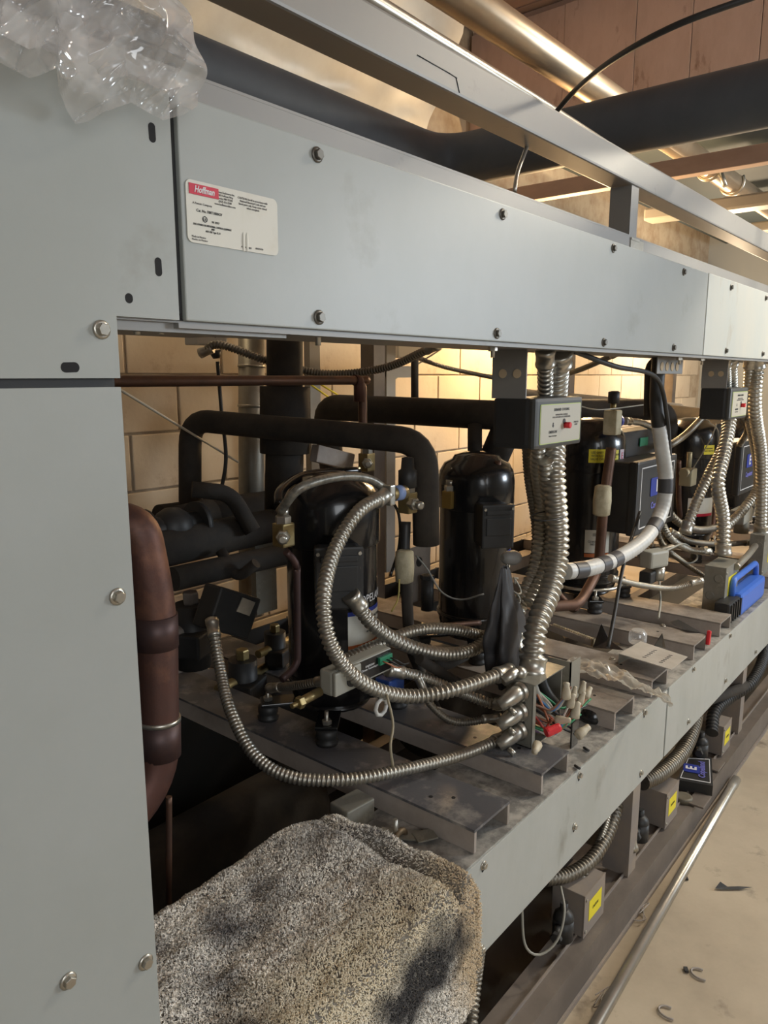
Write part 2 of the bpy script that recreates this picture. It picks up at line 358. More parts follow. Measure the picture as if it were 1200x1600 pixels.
# front trough: bottom tray, back, top; covers are separate parts
O('trough_body', B().bx(.2, XE, .004, .2, 1.441, 1.450).bx(.2, XE, .194, .2, 1.45, 1.645).bx(.2, XE, .004, .2, 1.640, 1.645).bx(.45, XE, .0015, .022, 1.436, 1.4408), STRUT, rack)
def cover(x0, x1, z0, z1, m, name, yf=0.0, th=.004): return O(name, B().bx(x0, x1, yf-.003, yf+th, z0, z1, .0015), m, rack)
c1 = cover(.456, 2.052, 1.443, 1.647, PAINT, 'trough_cover'); c2 = cover(2.060, XE, 1.443, 1.648, PAINTR, 'trough_cover'); c2['label'] = 'stained paler cover panel'
# corner cover with slots (L shape) and left column
cc = O('corner_cover', B().prism([Vector(q) for q in ((-.9, -.003, 1.388), (.381, -.003, 1.388), (.381, -.003, 1.443), (.448, -.003, 1.443), (.448, -.003, 1.647), (-.9, -.003, 1.647))], (0, .006, 0)), PAINT, rack)
col = O('column_panel', B().bx(-.9, .381, -.003, .003, .0, 1.380).bx(.377, .381, .0032, .05, .0, 1.38), PAINT, rack)
O('gasket', B().bx(.440, .462, .004, .007, 1.443, 1.645).bx(-.9, .379, .004, .007, 1.37, 1.40), GASKET, rack)
O('column_post', B().bx(.30, .372, .01, .06, 0, 1.43), STRUT, rack)
O('lip_angle', B().bx(.385, .60, .01, .03, 1.432, 1.441).bx(.385, .60, .018, .19, 1.438, 1.4405), STRUT, rack)
def slot(px, py, w, h, par, nm='slot'):
    p = at(px, py, -.0035); n = 12; P = []
    r = min(w, h)/2
    for k in range(16):
        a = 2*math.pi*k/16; cx = (w/2-r)*(1 if math.cos(a) > 0 else -1); cz = (h/2-r)*(1 if math.sin(a) > 0 else -1)
        P.append(Vector((p.x+cx+r*math.cos(a), -.0032, p.z+cz+r*math.sin(a))))
    b = B().prism(P, (0, .001, 0)); 
    O(nm, b, DARK, par)
for px, py, w, h in ((238, 207, .0075, .017), (248, 417, .0075, .017), (202, 466, .008, .009)): slot(px, py, w, h, cc)
slot(110, 574, .017, .009, cc)
# screws: one hex mesh, shared
sb = B(); sb.lathe([(.0085, 0), (.0085, .0015), (.0062, .002)], (0, 0, 0), (0, -1, 0), 14); sb.hexa((0, -.002, 0), (0, -.0065, 0), .0058); SCM = mesh_of(sb, 'screw', ZINC)
sb = B(); sb.lathe([(.0085, 0), (.0085, .0015), (.0062, .002)], (0, 0, 0), (0, -1, 0), 14); sb.hexa((0, -.002, 0), (0, -.0065, 0), .0058); SCD = mesh_of(sb, 'screw', mat('dark_screw', (.16, .15, .13), .45, .7))
def screw(px, py, par, me=SCD, Y=-.003): inst('screw', me, at(px, py, Y), par, ry=random.uniform(0, 1))
for px, py in ((495, 242), (785, 335), (958, 388), (1068, 425), (498, 496), (776, 521), (943, 535), (1052, 543)): screw(px, py, c1)
for px, py in ((1142, 449), (1196, 466), (1134, 548), (1191, 553)): screw(px, py, c2)
screw(158, 515, cc, SCM)
for px, py in ((183, 932), (227, 1503), (106, 1532)): screw(px, py, col, SCM)
for px, py in ((213, 503), (250, 503), (497, 524), (770, 547), (1062, 562), (1097, 563)):
    p = at(px, py, .03); O('stud', B().cyl(p+Vector((0, 0, .012)), p-Vector((0, 0, .012)), .0035, 8).hexa(p+Vector((0, 0, .008)), p-Vector((0, 0, .002)), .0075), ZINC, rack)
# lower wireway (shelf) with two fascia covers
O('shelf', B().bx(.381, XE, .0, .235, .547, .553).bx(.381, XE, .0, .235, .348, .353).bx(.381, XE, .230, .235, .35, .55), SHELF, rack)
f1 = cover(.385, 1.968, .349, .550, FASC, 'fascia_panel'); f2 = cover(1.978, XE, .349, .553, FASC, 'fascia_panel')
O('fascia_gap', B().bx(1.964, 1.982, .004, .008, .349, .55), GASKET, rack)
for px, py in ((755, 1352), (905, 1211), (1007, 1113), (752, 1483), (897, 1291), (1001, 1207)): slot(px, py+3, .009, .020, f1); screw(px, py, f1, SCM)
for px, py in ((1083, 1045), (1140, 993), (1075, 1127), (1133, 1063), (1180, 1018)): slot(px, py+2, .008, .016, f2); screw(px, py, f2, SCM)
# crossmember channels
CH = [(1.027, 1), (1.275, 1), (1.640, 2), (1.882, 2), (2.225, 2), (2.490, 2), (3.21, 2), (3.46, 2), (4.06, 2), (4.31, 2)]
for i, (x, k) in enumerate(CH):
    yf = .012; yb = 1.15
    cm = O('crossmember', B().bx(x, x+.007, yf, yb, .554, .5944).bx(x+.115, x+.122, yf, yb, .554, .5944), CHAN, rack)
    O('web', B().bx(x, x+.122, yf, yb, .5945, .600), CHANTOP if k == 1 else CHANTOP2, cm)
for x, y in ((1.09, .1), (1.065, .135), (1.34, .1), (1.32, .2), (1.70, .09), (1.94, .12), (2.28, .14), (2.25, .2)):
    O('bolt_hole', B().cyl((x, y, .6002), (x, y, .6008), .004, 10), DARK, rack)
# rear frame
O('rear_beam', B().bx(.3, XE, 1.05, 1.12, .50, .553), RAIL, rack); O('rear_beam', B().bx(.3, XE, 1.10, 1.13, 1.58, 1.64), RAIL, rack)
O('rear_shade_sheet', B().bx(.3, 3.3, 1.135, 1.14, .02, .60), mat('dark_panel', (.035, .033, .03), .6, .2), rack)  # dark sheet added to stand for the shaded lower wall
O('side_return', B().bx(.296, .30, .06, 1.135, 0, 1.40), mat('dark_panel', (.035, .033, .03)), rack)
for x in (.5, 2.0, 3.5, 5.0): O('rear_post', B().bx(x, x+.06, 1.07, 1.13, .0, 1.58), RAIL, rack)
for x in (1.765, 2.80, 4.0): 
    O('post', B().bx(x, x+.05, .0, .006, .0955, .35).bx(x, x+.006, .0061, .07, .0955, .35), RUST, rack)
O('post', B().bx(3.46, 3.52, .02, .08, .553, 1.44), STRUT, rack); O('post', B().bx(2.005, 2.06, .23, .28, .553, .56), STRUT, rack)
O('base_rail', B().bx(.3, XE, -.028, -.020, .0, .0868).bx(.3, XE, -.028, .055, .087, .095).bx(.3, XE, -.0195, .055, 0, .008), RAIL, rack)
O('base_rail', B().bx(.3, XE, .95, 1.0, .0, .095), RAIL, rack)
O('rail_lip', B().bx(.3, XE, .010, .013, .0952, .103), RUST, rack); O('rail_toe', B().bx(.3, XE, -.034, -.0285, 0, .012), RUST, rack)
for x in (.9, 1.75, 2.78, 3.9): O('base_crossmember', B().bx(x, x+.09, .05, 1.0, .02, .09), RAIL, rack)
# upper rails, post and the big beam
ub = O('upper_rail', B().bx(-.9, XE, .201, .204, 1.60, 1.7558).bx(-.9, XE, .201, .25, 1.756, 1.760), STRUT, rack)
O('upper_post', B().bx(2.04, 2.09, .206, .21, 1.761, 1.8878).bx(2.04, 2.044, .2101, .265, 1.761, 1.8878), STRUT, rack)
O('post_clip', B().bx(2.035, 2.125, .198, .204, 1.70, 1.752).bx(2.035, 2.09, .196, .21, 1.748, 1.754), ZINC, rack)
O('top_beam', B().bx(-1.2, 5.4, .2, .268, 1.888, 1.958, .005), STRUT, rack)
# cross straps under overhead area
# Hoffman label on the first cover
cen, lw, lh = mapped((291, 281), (433, 311), (293, 380), -.0035)
lw_ = at(433, 340, -.0035).x-at(291, 330, -.0035).x; lh_ = at(291, 281, 0).z-at(291, 379, 0).z
cen = Vector(((at(433, 340, -.0035).x+at(291, 330, -.0035).x)/2, -.0035, (at(291, 281, 0).z+at(433, 401, 0).z)/2))
lb = O('maker_label', plate(lw_, lh_, .0006, cen, XD, ZD, .006), LABEL, c1, label='worn white paper maker label with a red logo')
def lpos(u, v): return cen+Vector((u*lw_, -.0008, v*lh_))
O('logo_patch', plate(lw_*.30, lh_*.17, .0005, lpos(-.32, .36), XD, ZD), RINK, lb)
lettering('Hoffman', lh_*.15, lpos(-.32, .36)+Vector((0, -.0007, 0)), XD, ZD, WINK, lb, shear=.3, bold=.02, sx=.8)
lettering('Hoffman Enclosures Inc.\n2100 Hoffman Way\nAnoka, MN 55303\n(763) 421-2240\nwww.hoffmanonline.com', lh_*.05, lpos(-.1, .30), XD, ZD, GINK, lb, sx=.9)
lettering('A Pentair Company', lh_*.05, lpos(-.34, .14), XD, ZD, GINK, lb)
lettering('Cat. No. F88T1000GV', lh_*.065, lpos(-.27, .03), XD, ZD, INK, lb, sx=.9)
lettering('UL', lh_*.06, lpos(-.32, -.10), XD, ZD, INK, lb); lettering('O', lh_*.15, lpos(-.32, -.10), XD, ZD, INK, lb)
lettering('98 3997', lh_*.05, lpos(-.21, -.12), XD, ZD, INK, lb)
lettering('ENCLOSURES FOR INDUSTRIAL CONTROL EQUIPMENT\nAND\nAUX. EQP. Type 12, 13', lh_*.045, lpos(-.24, -.24), XD, ZD, INK, lb, sx=.72)
lettering('Made in Mexico\nHecho en Mexico', lh_*.045, lpos(-.46, -.42), XD, ZD, GINK, lb, align='LEFT')
lettering('CAUTION: Install in accordance with\nNational Electrical Code and use\nlisted parts only. Keep cover closed\nwhen energized.', lh_*.05, lpos(.21, .31), XD, ZD, GINK, lb, sx=.9)
lettering('89025378', lh_*.045, lpos(.27, -.43), XD, ZD, GINK, lb)
lettering('PULL ALL WIRES', lh_*.04, lpos(.12, -.44), XD, ZD, GINK, lb, sx=.8)
for du in (.06, .10): O('crease', B().ball(lpos(.03+du, -.35), .01, (.22, .1, 1.0), 8), LABEL, lb)

# ================================================================== compressors
def polar(c, a, r, z): return Vector((c[0]+r*math.cos(a), c[1]+r*math.sin(a), z))
def compressor(cx, cy, label, z0=.60, H=.565, r=.104, feet=True, ta=240, tb=(.115, .075, .15, .27), capm=BLACK, simple=False):
    t = T('compressor', label, 'compressor', (cx, cy, z0), 'black compressors standing in a row on the rack')
    zb = z0+.045
    sh = O('shell', B().lathe([(0, zb), (.06, zb), (r*.93, zb+.012), (r, zb+.04), (r, zb+H*.70), (r*1.0, zb+H*.705)], (cx, cy, 0), seg=40), BLACK, t)
    O('seam_ring', B().lathe([(r, zb+.052), (r+.005, zb+.055), (r+.005, zb+.064), (r, zb+.067)], (cx, cy, 0), seg=40), BLACK, sh)
    O('top_cap', B().lathe([(r+.0045, zb+H*.66), (r+.006, zb+H*.665), (r+.006, zb+H*.80), (r+.002, zb+H*.845), (r*.9, zb+H*.885), (r*.68, zb+H*.905), (r*.62, zb+H*.925), (r*.35, zb+H*.94), (0, zb+H*.945)], (cx, cy, 0), seg=40), BLACK, t)
    bp = B(); bp.lathe([(0, zb-.008), (.085, zb-.008), (.09, zb), (.0, zb+.002)], (cx, cy, 0), seg=24)
    for sx in (-1, 1):
        for sy in (-1, 1):
            a = math.atan2(sy*.095, sx*.123)
            bp.box((cx+sx*.085, cy+sy*.066, zb-.004), (.13, .05, .008), rotm(rz=a), .002)
    O('base_plate', bp, BLACK, t)
    for sx in (-1, 1):
        for sy in (-1, 1):
            x, y = cx+sx*.123, cy+sy*.095
            f = O('foot', B().lathe([(.024, z0), (.026, z0+.008), (.020, z0+.012), (.024, z0+.018), (.024, z0+.032), (.018, z0+.037)], (x, y, 0), seg=16), BLACKM, t)
            O('foot_bolt', B().hexa((x, y, z0+.045), (x, y, z0+.055), .011).cyl((x, y, z0+.03), (x, y, z0+.075), .0045, 8), ZINC, f)
    a = math.radians(ta); w_, d_, h_, zc = tb; n = Vector((math.cos(a), math.sin(a), 0)); c = polar((cx, cy), a, r+d_/2-.012, zb+zc)
    if w_:
        R = rotm(rz=a+math.pi/2)
        tbx = O('terminal_box', B().box(c, (w_, d_, h_), R, .010), BLACKM, t)
        O('terminal_cover', B().box(c+n*(d_/2+.002), (w_*1.06, .012, h_*1.05), R, .005).box(c+n*(d_/2+.009), (w_*.8, .004, h_*.42), R, .0018).box(c+n*(d_/2+.009)+Vector((0, 0, h_*.33)), (w_*.8, .004, h_*.1), R, .0018), BLACKM, tbx)
        for s1 in (-1, 1):
            q = c+n*(d_/2+.008)+R @ Vector((s1*w_*.45, 0, h_*.42)); O('cover_screw', B().cyl(q, q+n*.004, .004, 8), ZINC, tbx)
    return t
def curved_label(t, cx, cy, r, a0, a1, z0, z1, m, name='data_label', n=10):
    vs = []; fs = []
    for k in range(n+1):
        a = math.radians(a0+(a1-a0)*k/n)
        for z in (z0, z1):
            vs.append(Vector((cx+(r+.0006)*math.cos(a), cy+(r+.0006)*math.sin(a), z)))
    for k in range(n): fs.append((2*k, 2*k+2, 2*k+3, 2*k+1))
    return O(name, B().add(vs, fs, True), m, t)
def curved_text(txt, size, t, cx, cy, r, ac, z, m, sx=1):
    a = math.radians(ac); n = Vector((math.cos(a), math.sin(a), 0)); X = Vector((-n.y, n.x, 0))
    o = lettering(txt, size, (cx, cy, z), (1, 0, 0), (0, 1, 0), m, t, sx=sx)
    for v in o.data.vertices:
        u, h, d = v.co; aa = a+u/r; v.co = Vector((math.cos(aa)*(r+.0011+d), math.sin(aa)*(r+.0011+d), h))
    return o
# --- first (nearest)
K1 = (1.215, .53); k1 = compressor(*K1, 'nearest tall black compressor with silver conduit looping around it', ta=229, tb=(.098, .055, .13, .325))
lb1 = curved_label(k1, *K1, .104, 242, 304, .70, .876, LABEL); 
curved_label(k1, *K1, .1042, 242, 304, .868, .878, BINK, 'blue_band')
curved_label(k1, *K1, .1043, 242, 304, .792, .80, OINK, 'orange_band')
curved_text('COPELAND', .026, k1, *K1, .104, 282, .90, WINK, .85)
for q, (z, s) in enumerate(((.855, .009), (.842, .006), (.825, .006), (.780, .006), (.765, .006), (.752, .006), (.738, .005), (.725, .005))):
    curved_text('MODEL ZF18K4E-TFD-551' if q < 3 else 'WARNING Disconnect power before service', s, k1, *K1, .1048, 284, z, INK, .8)
# --- second
K2 = (1.82, .53); k2 = compressor(*K2, 'second black compressor with plain square terminal box and a dented cap', ta=234, tb=(.088, .07, .115, .345))
curved_label(k2, *K2, .104, 274, 292, .845, .90, LABEL); curved_label(k2, *K2, .1043, 274, 292, .892, .90, BINK, 'blue_band')
curved_text('PELAN', .02, k2, *K2, .104, 290, .93, WINK, .8)
# --- third
K3 = (2.46, .47); k3 = compressor(*K3, 'third black compressor with blue logo on its terminal cover and yellow labels', ta=262, tb=(0, 0, 0, 0), H=.64, r=.108)
curved_label(k3, *K3, .1145, 200, 228, 1.105, 1.150, YEL, 'yellow_label'); curved_label(k3, *K3, .1145, 236, 254, 1.105, 1.147, YEL, 'yellow_label'); curved_label(k3, *K3, .1145, 258, 271, 1.10, 1.147, mat('pink_label', (.6, .5, .55), .5), 'logo_label')
curved_text('USE ONLY\nWITH R22\nVALVE CVR', .011, k3, *K3, .1148, 214, 1.128, INK, .8); curved_text('COMPRESSOR\nRACK', .009, k3, *K3, .1148, 245, 1.127, INK, .7); curved_text('E', .03, k3, *K3, .1148, 264.5, 1.125, RINK, .8)
curved_label(k3, *K3, .108, 200, 246, .795, .875, LABEL); curved_label(k3, *K3, .1083, 200, 246, .780, .793, OINK, 'orange_band')
curved_text('|||||||||||||||', .012, k3, *K3, .1085, 222, .86, INK, .7); curved_text('CS18K6E-TFD-255\n06E12345  UL', .010, k3, *K3, .1085, 222, .83, INK, .8)
O('base_ring', B().tube([Vector((K3[0]+.125*math.cos(a_), K3[1]+.125*math.sin(a_), .668)) for a_ in [k*math.pi/20 for k in range(41)]], [.006]*41, 8), STEEL, k3)
def big_terminal(par, pxl, pxr, pyt, pyb, Y, dep, e=True):
    a = at(pxl, pyt, Y); b = at(pxr, pyb, Y); x0, x1, z0, z1 = a.x, b.x, b.z, a.z
    tb = O('terminal_box', B().bx(x0, x1, Y, Y+dep, z0, z1, .012), BLACKM, par)
    O('terminal_cover', B().bx(x0-.004, x1+.004, Y-.012, Y+.02, z0-.004, z1+.004, .008), BLACKM, tb)
    W = x1-x0; Hh = z1-z0; c = Vector(((x0+x1)/2, Y-.0125, (z0+z1)/2))
    fr = B(); t_ = .0035
    for s in (-1, 1):
        fr.box(c+Vector((s*W*.42, 0, 0)), (t_, .0015, Hh*.84)); fr.box(c+Vector((0, 0, s*Hh*.42)), (W*.84, .0015, t_))
    O('white_border', fr, WINK, tb)
    if e:
        O('logo_patch', plate(W*.34, Hh*.26, .001, c+Vector((-.02*W, -.001, Hh*.12)), XD, ZD, .006), BINK, tb)
        lettering('E', Hh*.24, c+Vector((-.02*W, -.003, Hh*.12)), XD, ZD, WINK, tb, bold=.03)
        lettering('Copeland', Hh*.13, c+Vector((0, -.001, -Hh*.15)), XD, ZD, LINK, tb, bold=.03, sx=.95)
    return tb
big_terminal(k3, 993, 1046, 724, 812, .27, .10)
# --- fourth and fifth
K4 = (3.40, .43); k4 = compressor(*K4, 'fourth black compressor below the farther demand cooling box', ta=262, tb=(0, 0, 0, 0), H=.60, r=.108)
curved_label(k4, *K4, .1145, 225, 252, 1.06, 1.10, YEL, 'yellow_label'); curved_text('WARNING\nHIGH VOLTAGE', .010, k4, *K4, .1148, 238, 1.08, INK, .7)
curved_label(k4, *K4, .108, 200, 270, .80, .87, LABEL); curved_label(k4, *K4, .1083, 200, 270, .79, .802, RINK, 'red_band')
big_terminal(k4, 1156, 1176, 692, 762, .30, .10, e=True)
K5 = (4.25, .45); k5 = compressor(*K5, 'farthest black compressor at the right edge behind the last conduit', ta=262, tb=(.11, .07, .14, .3))

# --- service valves
def valve(p, label, d=(0, 0, 1), m=BRASS, s=1.0, side=(-.7, -.7, 0), capm=None):
    t = T('service_valve', label, 'valve', p, 'brass service valves on the refrigerant lines'); p = Vector(p); d = Vector(d).normalized(); sd = Vector(side).normalized()
    O('body', B().box(p, (.034*s, .034*s, .05*s), frame(d), .004), m, t)
    O('stem_nut', B().hexa(p+d*.022*s, p+d*.04*s, .017*s).cyl(p+d*.04*s, p+d*.055*s, .012*s), ZINC, t)
    O('cap', B().hexa(p+sd*.014*s, p+sd*.034*s, .015*s).lathe([(.010*s, 0), (.010*s, .02*s), (.006*s, .022*s)], p+sd*.034*s, sd, 12), capm or ZINC, t)
    return t
valve(at(443, 835, .50), 'brass valve on the left shoulder of the nearest compressor')
vv = valve(at(637, 785, .43), 'brass valve under a black cap beside the nearest compressor', side=(-.3, -.9, 0))
vc = at(637, 742, .43); O('cap', B().lathe([(.018, -.03), (.022, -.028), (.022, .01), (.016, .014), (.014, .04), (0, .043)], vc, seg=14), BLACKM, vv)
valve(at(703, 780, .55), 'gold brass valve on the left of the second compressor', side=(.8, -.6, 0), m=mat('gold_brass', (.5, .33, .10), .4, .75))
valve(at(573, 722, .85), 'dull brass valve below the long black pipe', s=1.1)
v3 = at(957, 660, .33); t = T('service_valve', 'white taped valve with black cap in front of third compressor', 'valve', v3)
O('body', B().box(v3, (.045, .045, .078), None, .006), TAPE, t); O('cap', B().lathe([(.018, 0), (.018, .035), (.012, .038)], v3+Vector((0, 0, .06)), seg=14), BLACKM, t)
O('stem', B().cyl(v3+Vector((0, 0, .038)), v3+Vector((0, 0, .062)), .009), BRASS, t); O('side_fitting', B().cyl(v3, v3+Vector((.09, .02, .0)), .016).cyl(v3+Vector((.05, .01, 0)), v3+Vector((.09, .02, 0)), .022), BINK, t)
q = at(520, 860, .5)
# right-hand fitting of nearest compressor conduit
p = at(610, 772, .40); t = T('cable_fitting', 'round fitting with blue band where two conduits meet by the valve', 'fitting', p)
O('body', B().cyl(p, p+Vector((.05, .0, -.002)), .016), BRASS, t); O('blue_band', B().cyl(p+Vector((.012, 0, 0)), p+Vector((.036, 0, -.001)), .0172), mat('pale_blue', (.2, .28, .5), .5), t)
O('clamp', B().box(p-Vector((.012, 0, 0)), (.018, .035, .045), None, .003), ZINC, t)

# ================================================================== insulated pipes
def foam(pts, r, label, rad=.06, m=None, px=True):
    P = px3(pts) if px else [Vector(p) for p in pts]
    return tag(O('insulated_pipe', bent_b(P, r, rad, 20), m or FOAM), label, 'pipe', 'black foam insulated pipes')
foam([(297, 830, 1.22), (297, 656, 1.22), (664, 690, .44), (666, 850, .44)], .033, 'long black foam pipe arching over behind the nearest compressor', .075)
foam([(520, 740, 1.22), (508, 636, 1.22), (800, 650, .52), (770, 720, .58)], .045, 'thick black foam pipe running to the top of the second compressor', .06)
foam([(742, 664, .62), (742, 712, .6)], .022, 'short black riser on top of the second compressor')
foam([(445, 520, .98), (445, 610, .98)], .052, 'black foam riser hanging behind the copper pipe, upper straight piece', m=FOAM)
t = foam([(445, 604, .98), (445, 708, .98)], .072, 'fat black foam sleeve in the middle of the riser'); foam([(445, 700, .98), (443, 800, .98)], .056, 'black foam riser below the fat sleeve')
foam([(205, 868, .97), (440, 818, .97)], .048, 'thick black foam pipe running behind the copper riser, topmost')
foam([(270, 905, .88), (470, 860, .88)], .030, 'slimmer black foam pipe below the thick one, cut end showing', .02)
foam([(262, 822, 1.1), (330, 806, 1.1)], .05, 'black foam stub behind the copper riser')
foam([(250, 812, 1.25), (470, 780, 1.25)], .045, 'black foam pipe low along the back wall')
foam([(300, 765, 1.0), (360, 770, .95), (395, 830, .9)], .022, 'thin black foam elbow below the left leg of the arch', .04)
foam([(345, 860, .9), (370, 905, .85), (400, 880, .8)], .014, 'black hose loop hanging under the slimmer foam pipe', .04)
foam([(830, 640, .95), (1040, 640, .50), (1050, 760, .50)], .045, 'black foam pipe arching behind the third compressor', .06)
foam([(900, 690, .75), (915, 690, .62), (915, 900, .62)], .03, 'black foam pipe standing left of the third compressor', .03)
foam([(1040, 645, .9), (1120, 655, .55), (1125, 730, .5)], .05, 'black foam pipe arching behind the farther demand box', .06)
foam([(790, 620, 1.0), (1060, 640, 1.0)], .04, 'black foam pipe along the back between second and third compressors')
foam([(905, 735, .50), (906, 935, .50)], .022, 'slim black line standing against the third compressor')
foam([(1118, 660, .50), (1120, 860, .50)], .03, 'black foam drop behind the pair of silver conduits')
foam([(1040, 560, .16), (1022, 575, .16), (1020, 650, .16)], .026, 'black sleeve dropping from the trough above the white wrapped bundle', .02)
foam([(700, 1150, .6), (640, 1010, .45), (632, 870, .45)], .014, 'black line running down from the taped joint', .05)
foam([(640, 995, .40), (690, 1045, .36), (728, 1025, .33)], .011, 'black hose bent under the crossing conduits', .03)
foam([(655, 1030, .30), (720, 1070, .28)], .012, 'short black hose lying on the second channel')

# copper
pipe('copper_pipe', bend([at(120, 596, .80), at(566, 594, .80), at(567, 672, .80)], .03), .0125, COPPERD, 'thin copper pipe crossing under the trough and turning down')
e = at(561, 594, .80); tag(O('copper_elbow', bent_b([e+Vector((-.02, 0, 0)), e, e+Vector((0, 0, -.06))], .0155, .02), COPPER), 'copper elbow at the end of the thin crossing pipe', 'fitting')
t = T('copper_riser', 'thick tarnished copper riser bending behind the left column panel', 'pipe', at(248, 1280, .39))
O('tube', bent_b([at(150, 815, .45), at(216, 820, .40), at(244, 960, .39), at(248, 1215, .39), at(150, 1330, .39)], .034, .09, 26), COPPER, t)
O('coupling', B().cyl(at(242, 960, .39), at(244, 1010, .39), .0358, 26), COPDARK, t); O('coupling', B().cyl(at(247, 1125, .39), at(248, 1180, .39), .0362, 26), COPDARK, t)
O('solder_ring', B().cyl(at(247, 1120, .39), at(247, 1127, .39), .0366, 26), ZINC, t)
pipe('copper_pipe', [at(264, 1245, .42), at(264, 1450, .42)], .0055, COPPERD, 'thin copper line hanging below the thick copper riser')
pipe('copper_pipe', bend([at(447, 862, .46), at(464, 880, .46), at(465, 1040, .46), at(440, 1062, .46)], .03), .0075, COPDARK, 'small copper line beside the left of the nearest compressor')
pipe('copper_pipe', bend([at(955, 700, .34), at(943, 790, .34), at(935, 890, .34), at(905, 945, .34), at(850, 948, .34)], .05), .0165, COPPERD, 'copper line dropping in front of the third compressor')
tj = at(941, 782, .34); tag(O('taped_joint', B().lathe([(.018, -.05), (.027, -.045), (.029, 0), (.026, .045), (.018, .05)], tj, (.05, 0, 1), seg=12), TAPE), 'cream taped joint on copper line in front of third compressor', 'joint')
tj = at(632, 885, .45); tag(O('taped_joint', B().lathe([(.016, -.04), (.022, -.036), (.024, 0), (.022, .036), (.015, .04)], tj, seg=12), TAPE), 'cream taped joint beside the nearest compressor', 'joint')
pipe('copper_pipe', [at(1060, 720, .42), at(1062, 800, .42), at(1075, 850, .42)], .011, COPPERD, 'copper line in front of the fourth compressor')
pipe('copper_pipe', [at(1115, 790, .38), at(1110, 830, .38), at(1090, 860, .38)], .014, COPPERD, 'short copper bend low beside the fourth compressor')
pipe('copper_pipe', [at(868, 925, .4), at(893, 950, .36), at(900, 948, .33)], .012, COPPERD, 'copper stub low behind the big silver conduits')
pipe('copper_pipe', [at(690, 978, .5), at(750, 973, .45)], .008, COPPERD, 'thin copper line low in front of the second compressor')
pipe('copper_pipe', [at(778, 720, .45), at(778, 800, .45)], .009, COPPERD, 'short upright copper line right of the second compressor')
pipe('suction_line', [at(634, 815, .47), at(633, 880, .46), at(640, 1000, .45)], .0125, BLACKM, 'dark pipe dropping from the brass valve to the taped joint')

# ================================================================== back wall items
t = T('metal_flue', 'dull galvanised upright pipe with two clamps by the back wall', 'pipe', at(393, 900, 1.3))
O('tube', B().cyl(at(393, 505, 1.3), at(393, 960, 1.3), .043, 22), mat('flue', (.34, .33, .29), .45, .6, (.25, .23, .19), 6), t)
for y in (570, 632): O('clamp', B().cyl(at(393, y, 1.3), at(393, y+4, 1.3), .046, 22), ZINC, t)
def ctrlbox(pxl, pxr, pyt, pyb, Y, dep, label, m=GREYP):
    a = at(pxl, pyt, Y); b = at(pxr, pyb, Y); t = T('control_box', label, 'electrical box', ((a.x+b.x)/2, Y, b.z))
    O('enclosure', B().bx(a.x, b.x, Y, Y+dep, b.z, a.z, .004), m if m != GREYP else WHITE, t); return t, a, b
t, a, b = ctrlbox(306, 356, 505, 540, 1.25, .06, 'small grey control box hanging at the back wall near the left')
q = B(); 
for k in range(5): c = at(322+k*7, 524, 1.249); q.cyl(c, c+Vector((0, -.002, 0)), .004 if k != 2 else .007, 8)
O('terminal', q, INK, t); O('cable_gland', B().cyl(at(336, 548, 1.27), at(338, 560, 1.27), .02, r2=.01), BLACKM, t)
ctrlbox(622, 662, 532, 560, 1.3, .05, 'small white box at the back wall beside the upright post', WHITE)
pipe('black_cable', [at(340, 565, 1.25), at(346, 640, 1.25), at(353, 715, 1.22), at(345, 770, 1.2)], .006, BLACKM, 'black cable hanging from the small grey control box', 'cable')
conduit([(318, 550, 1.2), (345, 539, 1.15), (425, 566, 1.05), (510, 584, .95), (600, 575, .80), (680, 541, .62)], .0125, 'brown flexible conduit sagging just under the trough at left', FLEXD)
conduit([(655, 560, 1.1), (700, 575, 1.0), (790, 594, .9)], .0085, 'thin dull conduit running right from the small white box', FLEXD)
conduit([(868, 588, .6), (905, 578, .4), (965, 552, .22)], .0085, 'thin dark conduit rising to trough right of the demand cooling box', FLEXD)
tag(O('wall_post', B().bx(at(604, 600, 1.25).x, at(618, 600, 1.25).x, 1.25, 1.31, .6, 1.75).bx(at(604, 600, 1.25).x, at(645, 600, 1.25).x, 1.252, 1.29, at(630, 590, 1.25).z, at(630, 572, 1.25).z), STRUT), 'square grey upright strut with a side arm against the back wall', 'strut')
tag(O('wall_post', B().bx(at(484, 560, 1.4).x, at(500, 560, 1.4).x, 1.4, 1.43, .3, 1.9), STRUT), 'narrow grey strut against the wall right of the black riser', 'strut')
tag(O('wall_post', B().cyl(at(648, 560, 1.05), at(648, 650, 1.05), .014), FOAM), 'thin black upright tube between strut and arch pipe', 'pipe')
for (pts, lab) in (([(183, 606, 1.0), (372, 722, 1.3)], 'cream string stretched slanting behind the left leg of the arch'), ([(484, 600, 1.4), (524, 628, 1.4)], 'yellow string slanting down above second black pipe'),
                   ([(500, 600, 1.4), (546, 628, 1.4)], 'white string beside the yellow one'), ([(570, 622, 1.4), (690, 545, 1.25)], 'slanting wire crossing behind the square strut')):
    P = px3(pts); tag(O('string', smooth_tube(P, .0035, .05, 6), ROPE if 'yellow' not in lab else YEL), lab, 'string')
a = at(480, 700, 1.0); tag(O('angle_bracket', B().box(at(520, 715, .9), (.16, .03, .05), rotm(ry=.25), .003), CHAN), 'brown angle bracket behind the top of the nearest compressor', 'bracket')
tag(O('mount_panel', B().bx(at(400, 900, .95).x, at(432, 900, .95).x, .95, .97, .72, .93), BOXM), 'narrow grey panel low behind the small copper line', 'panel')
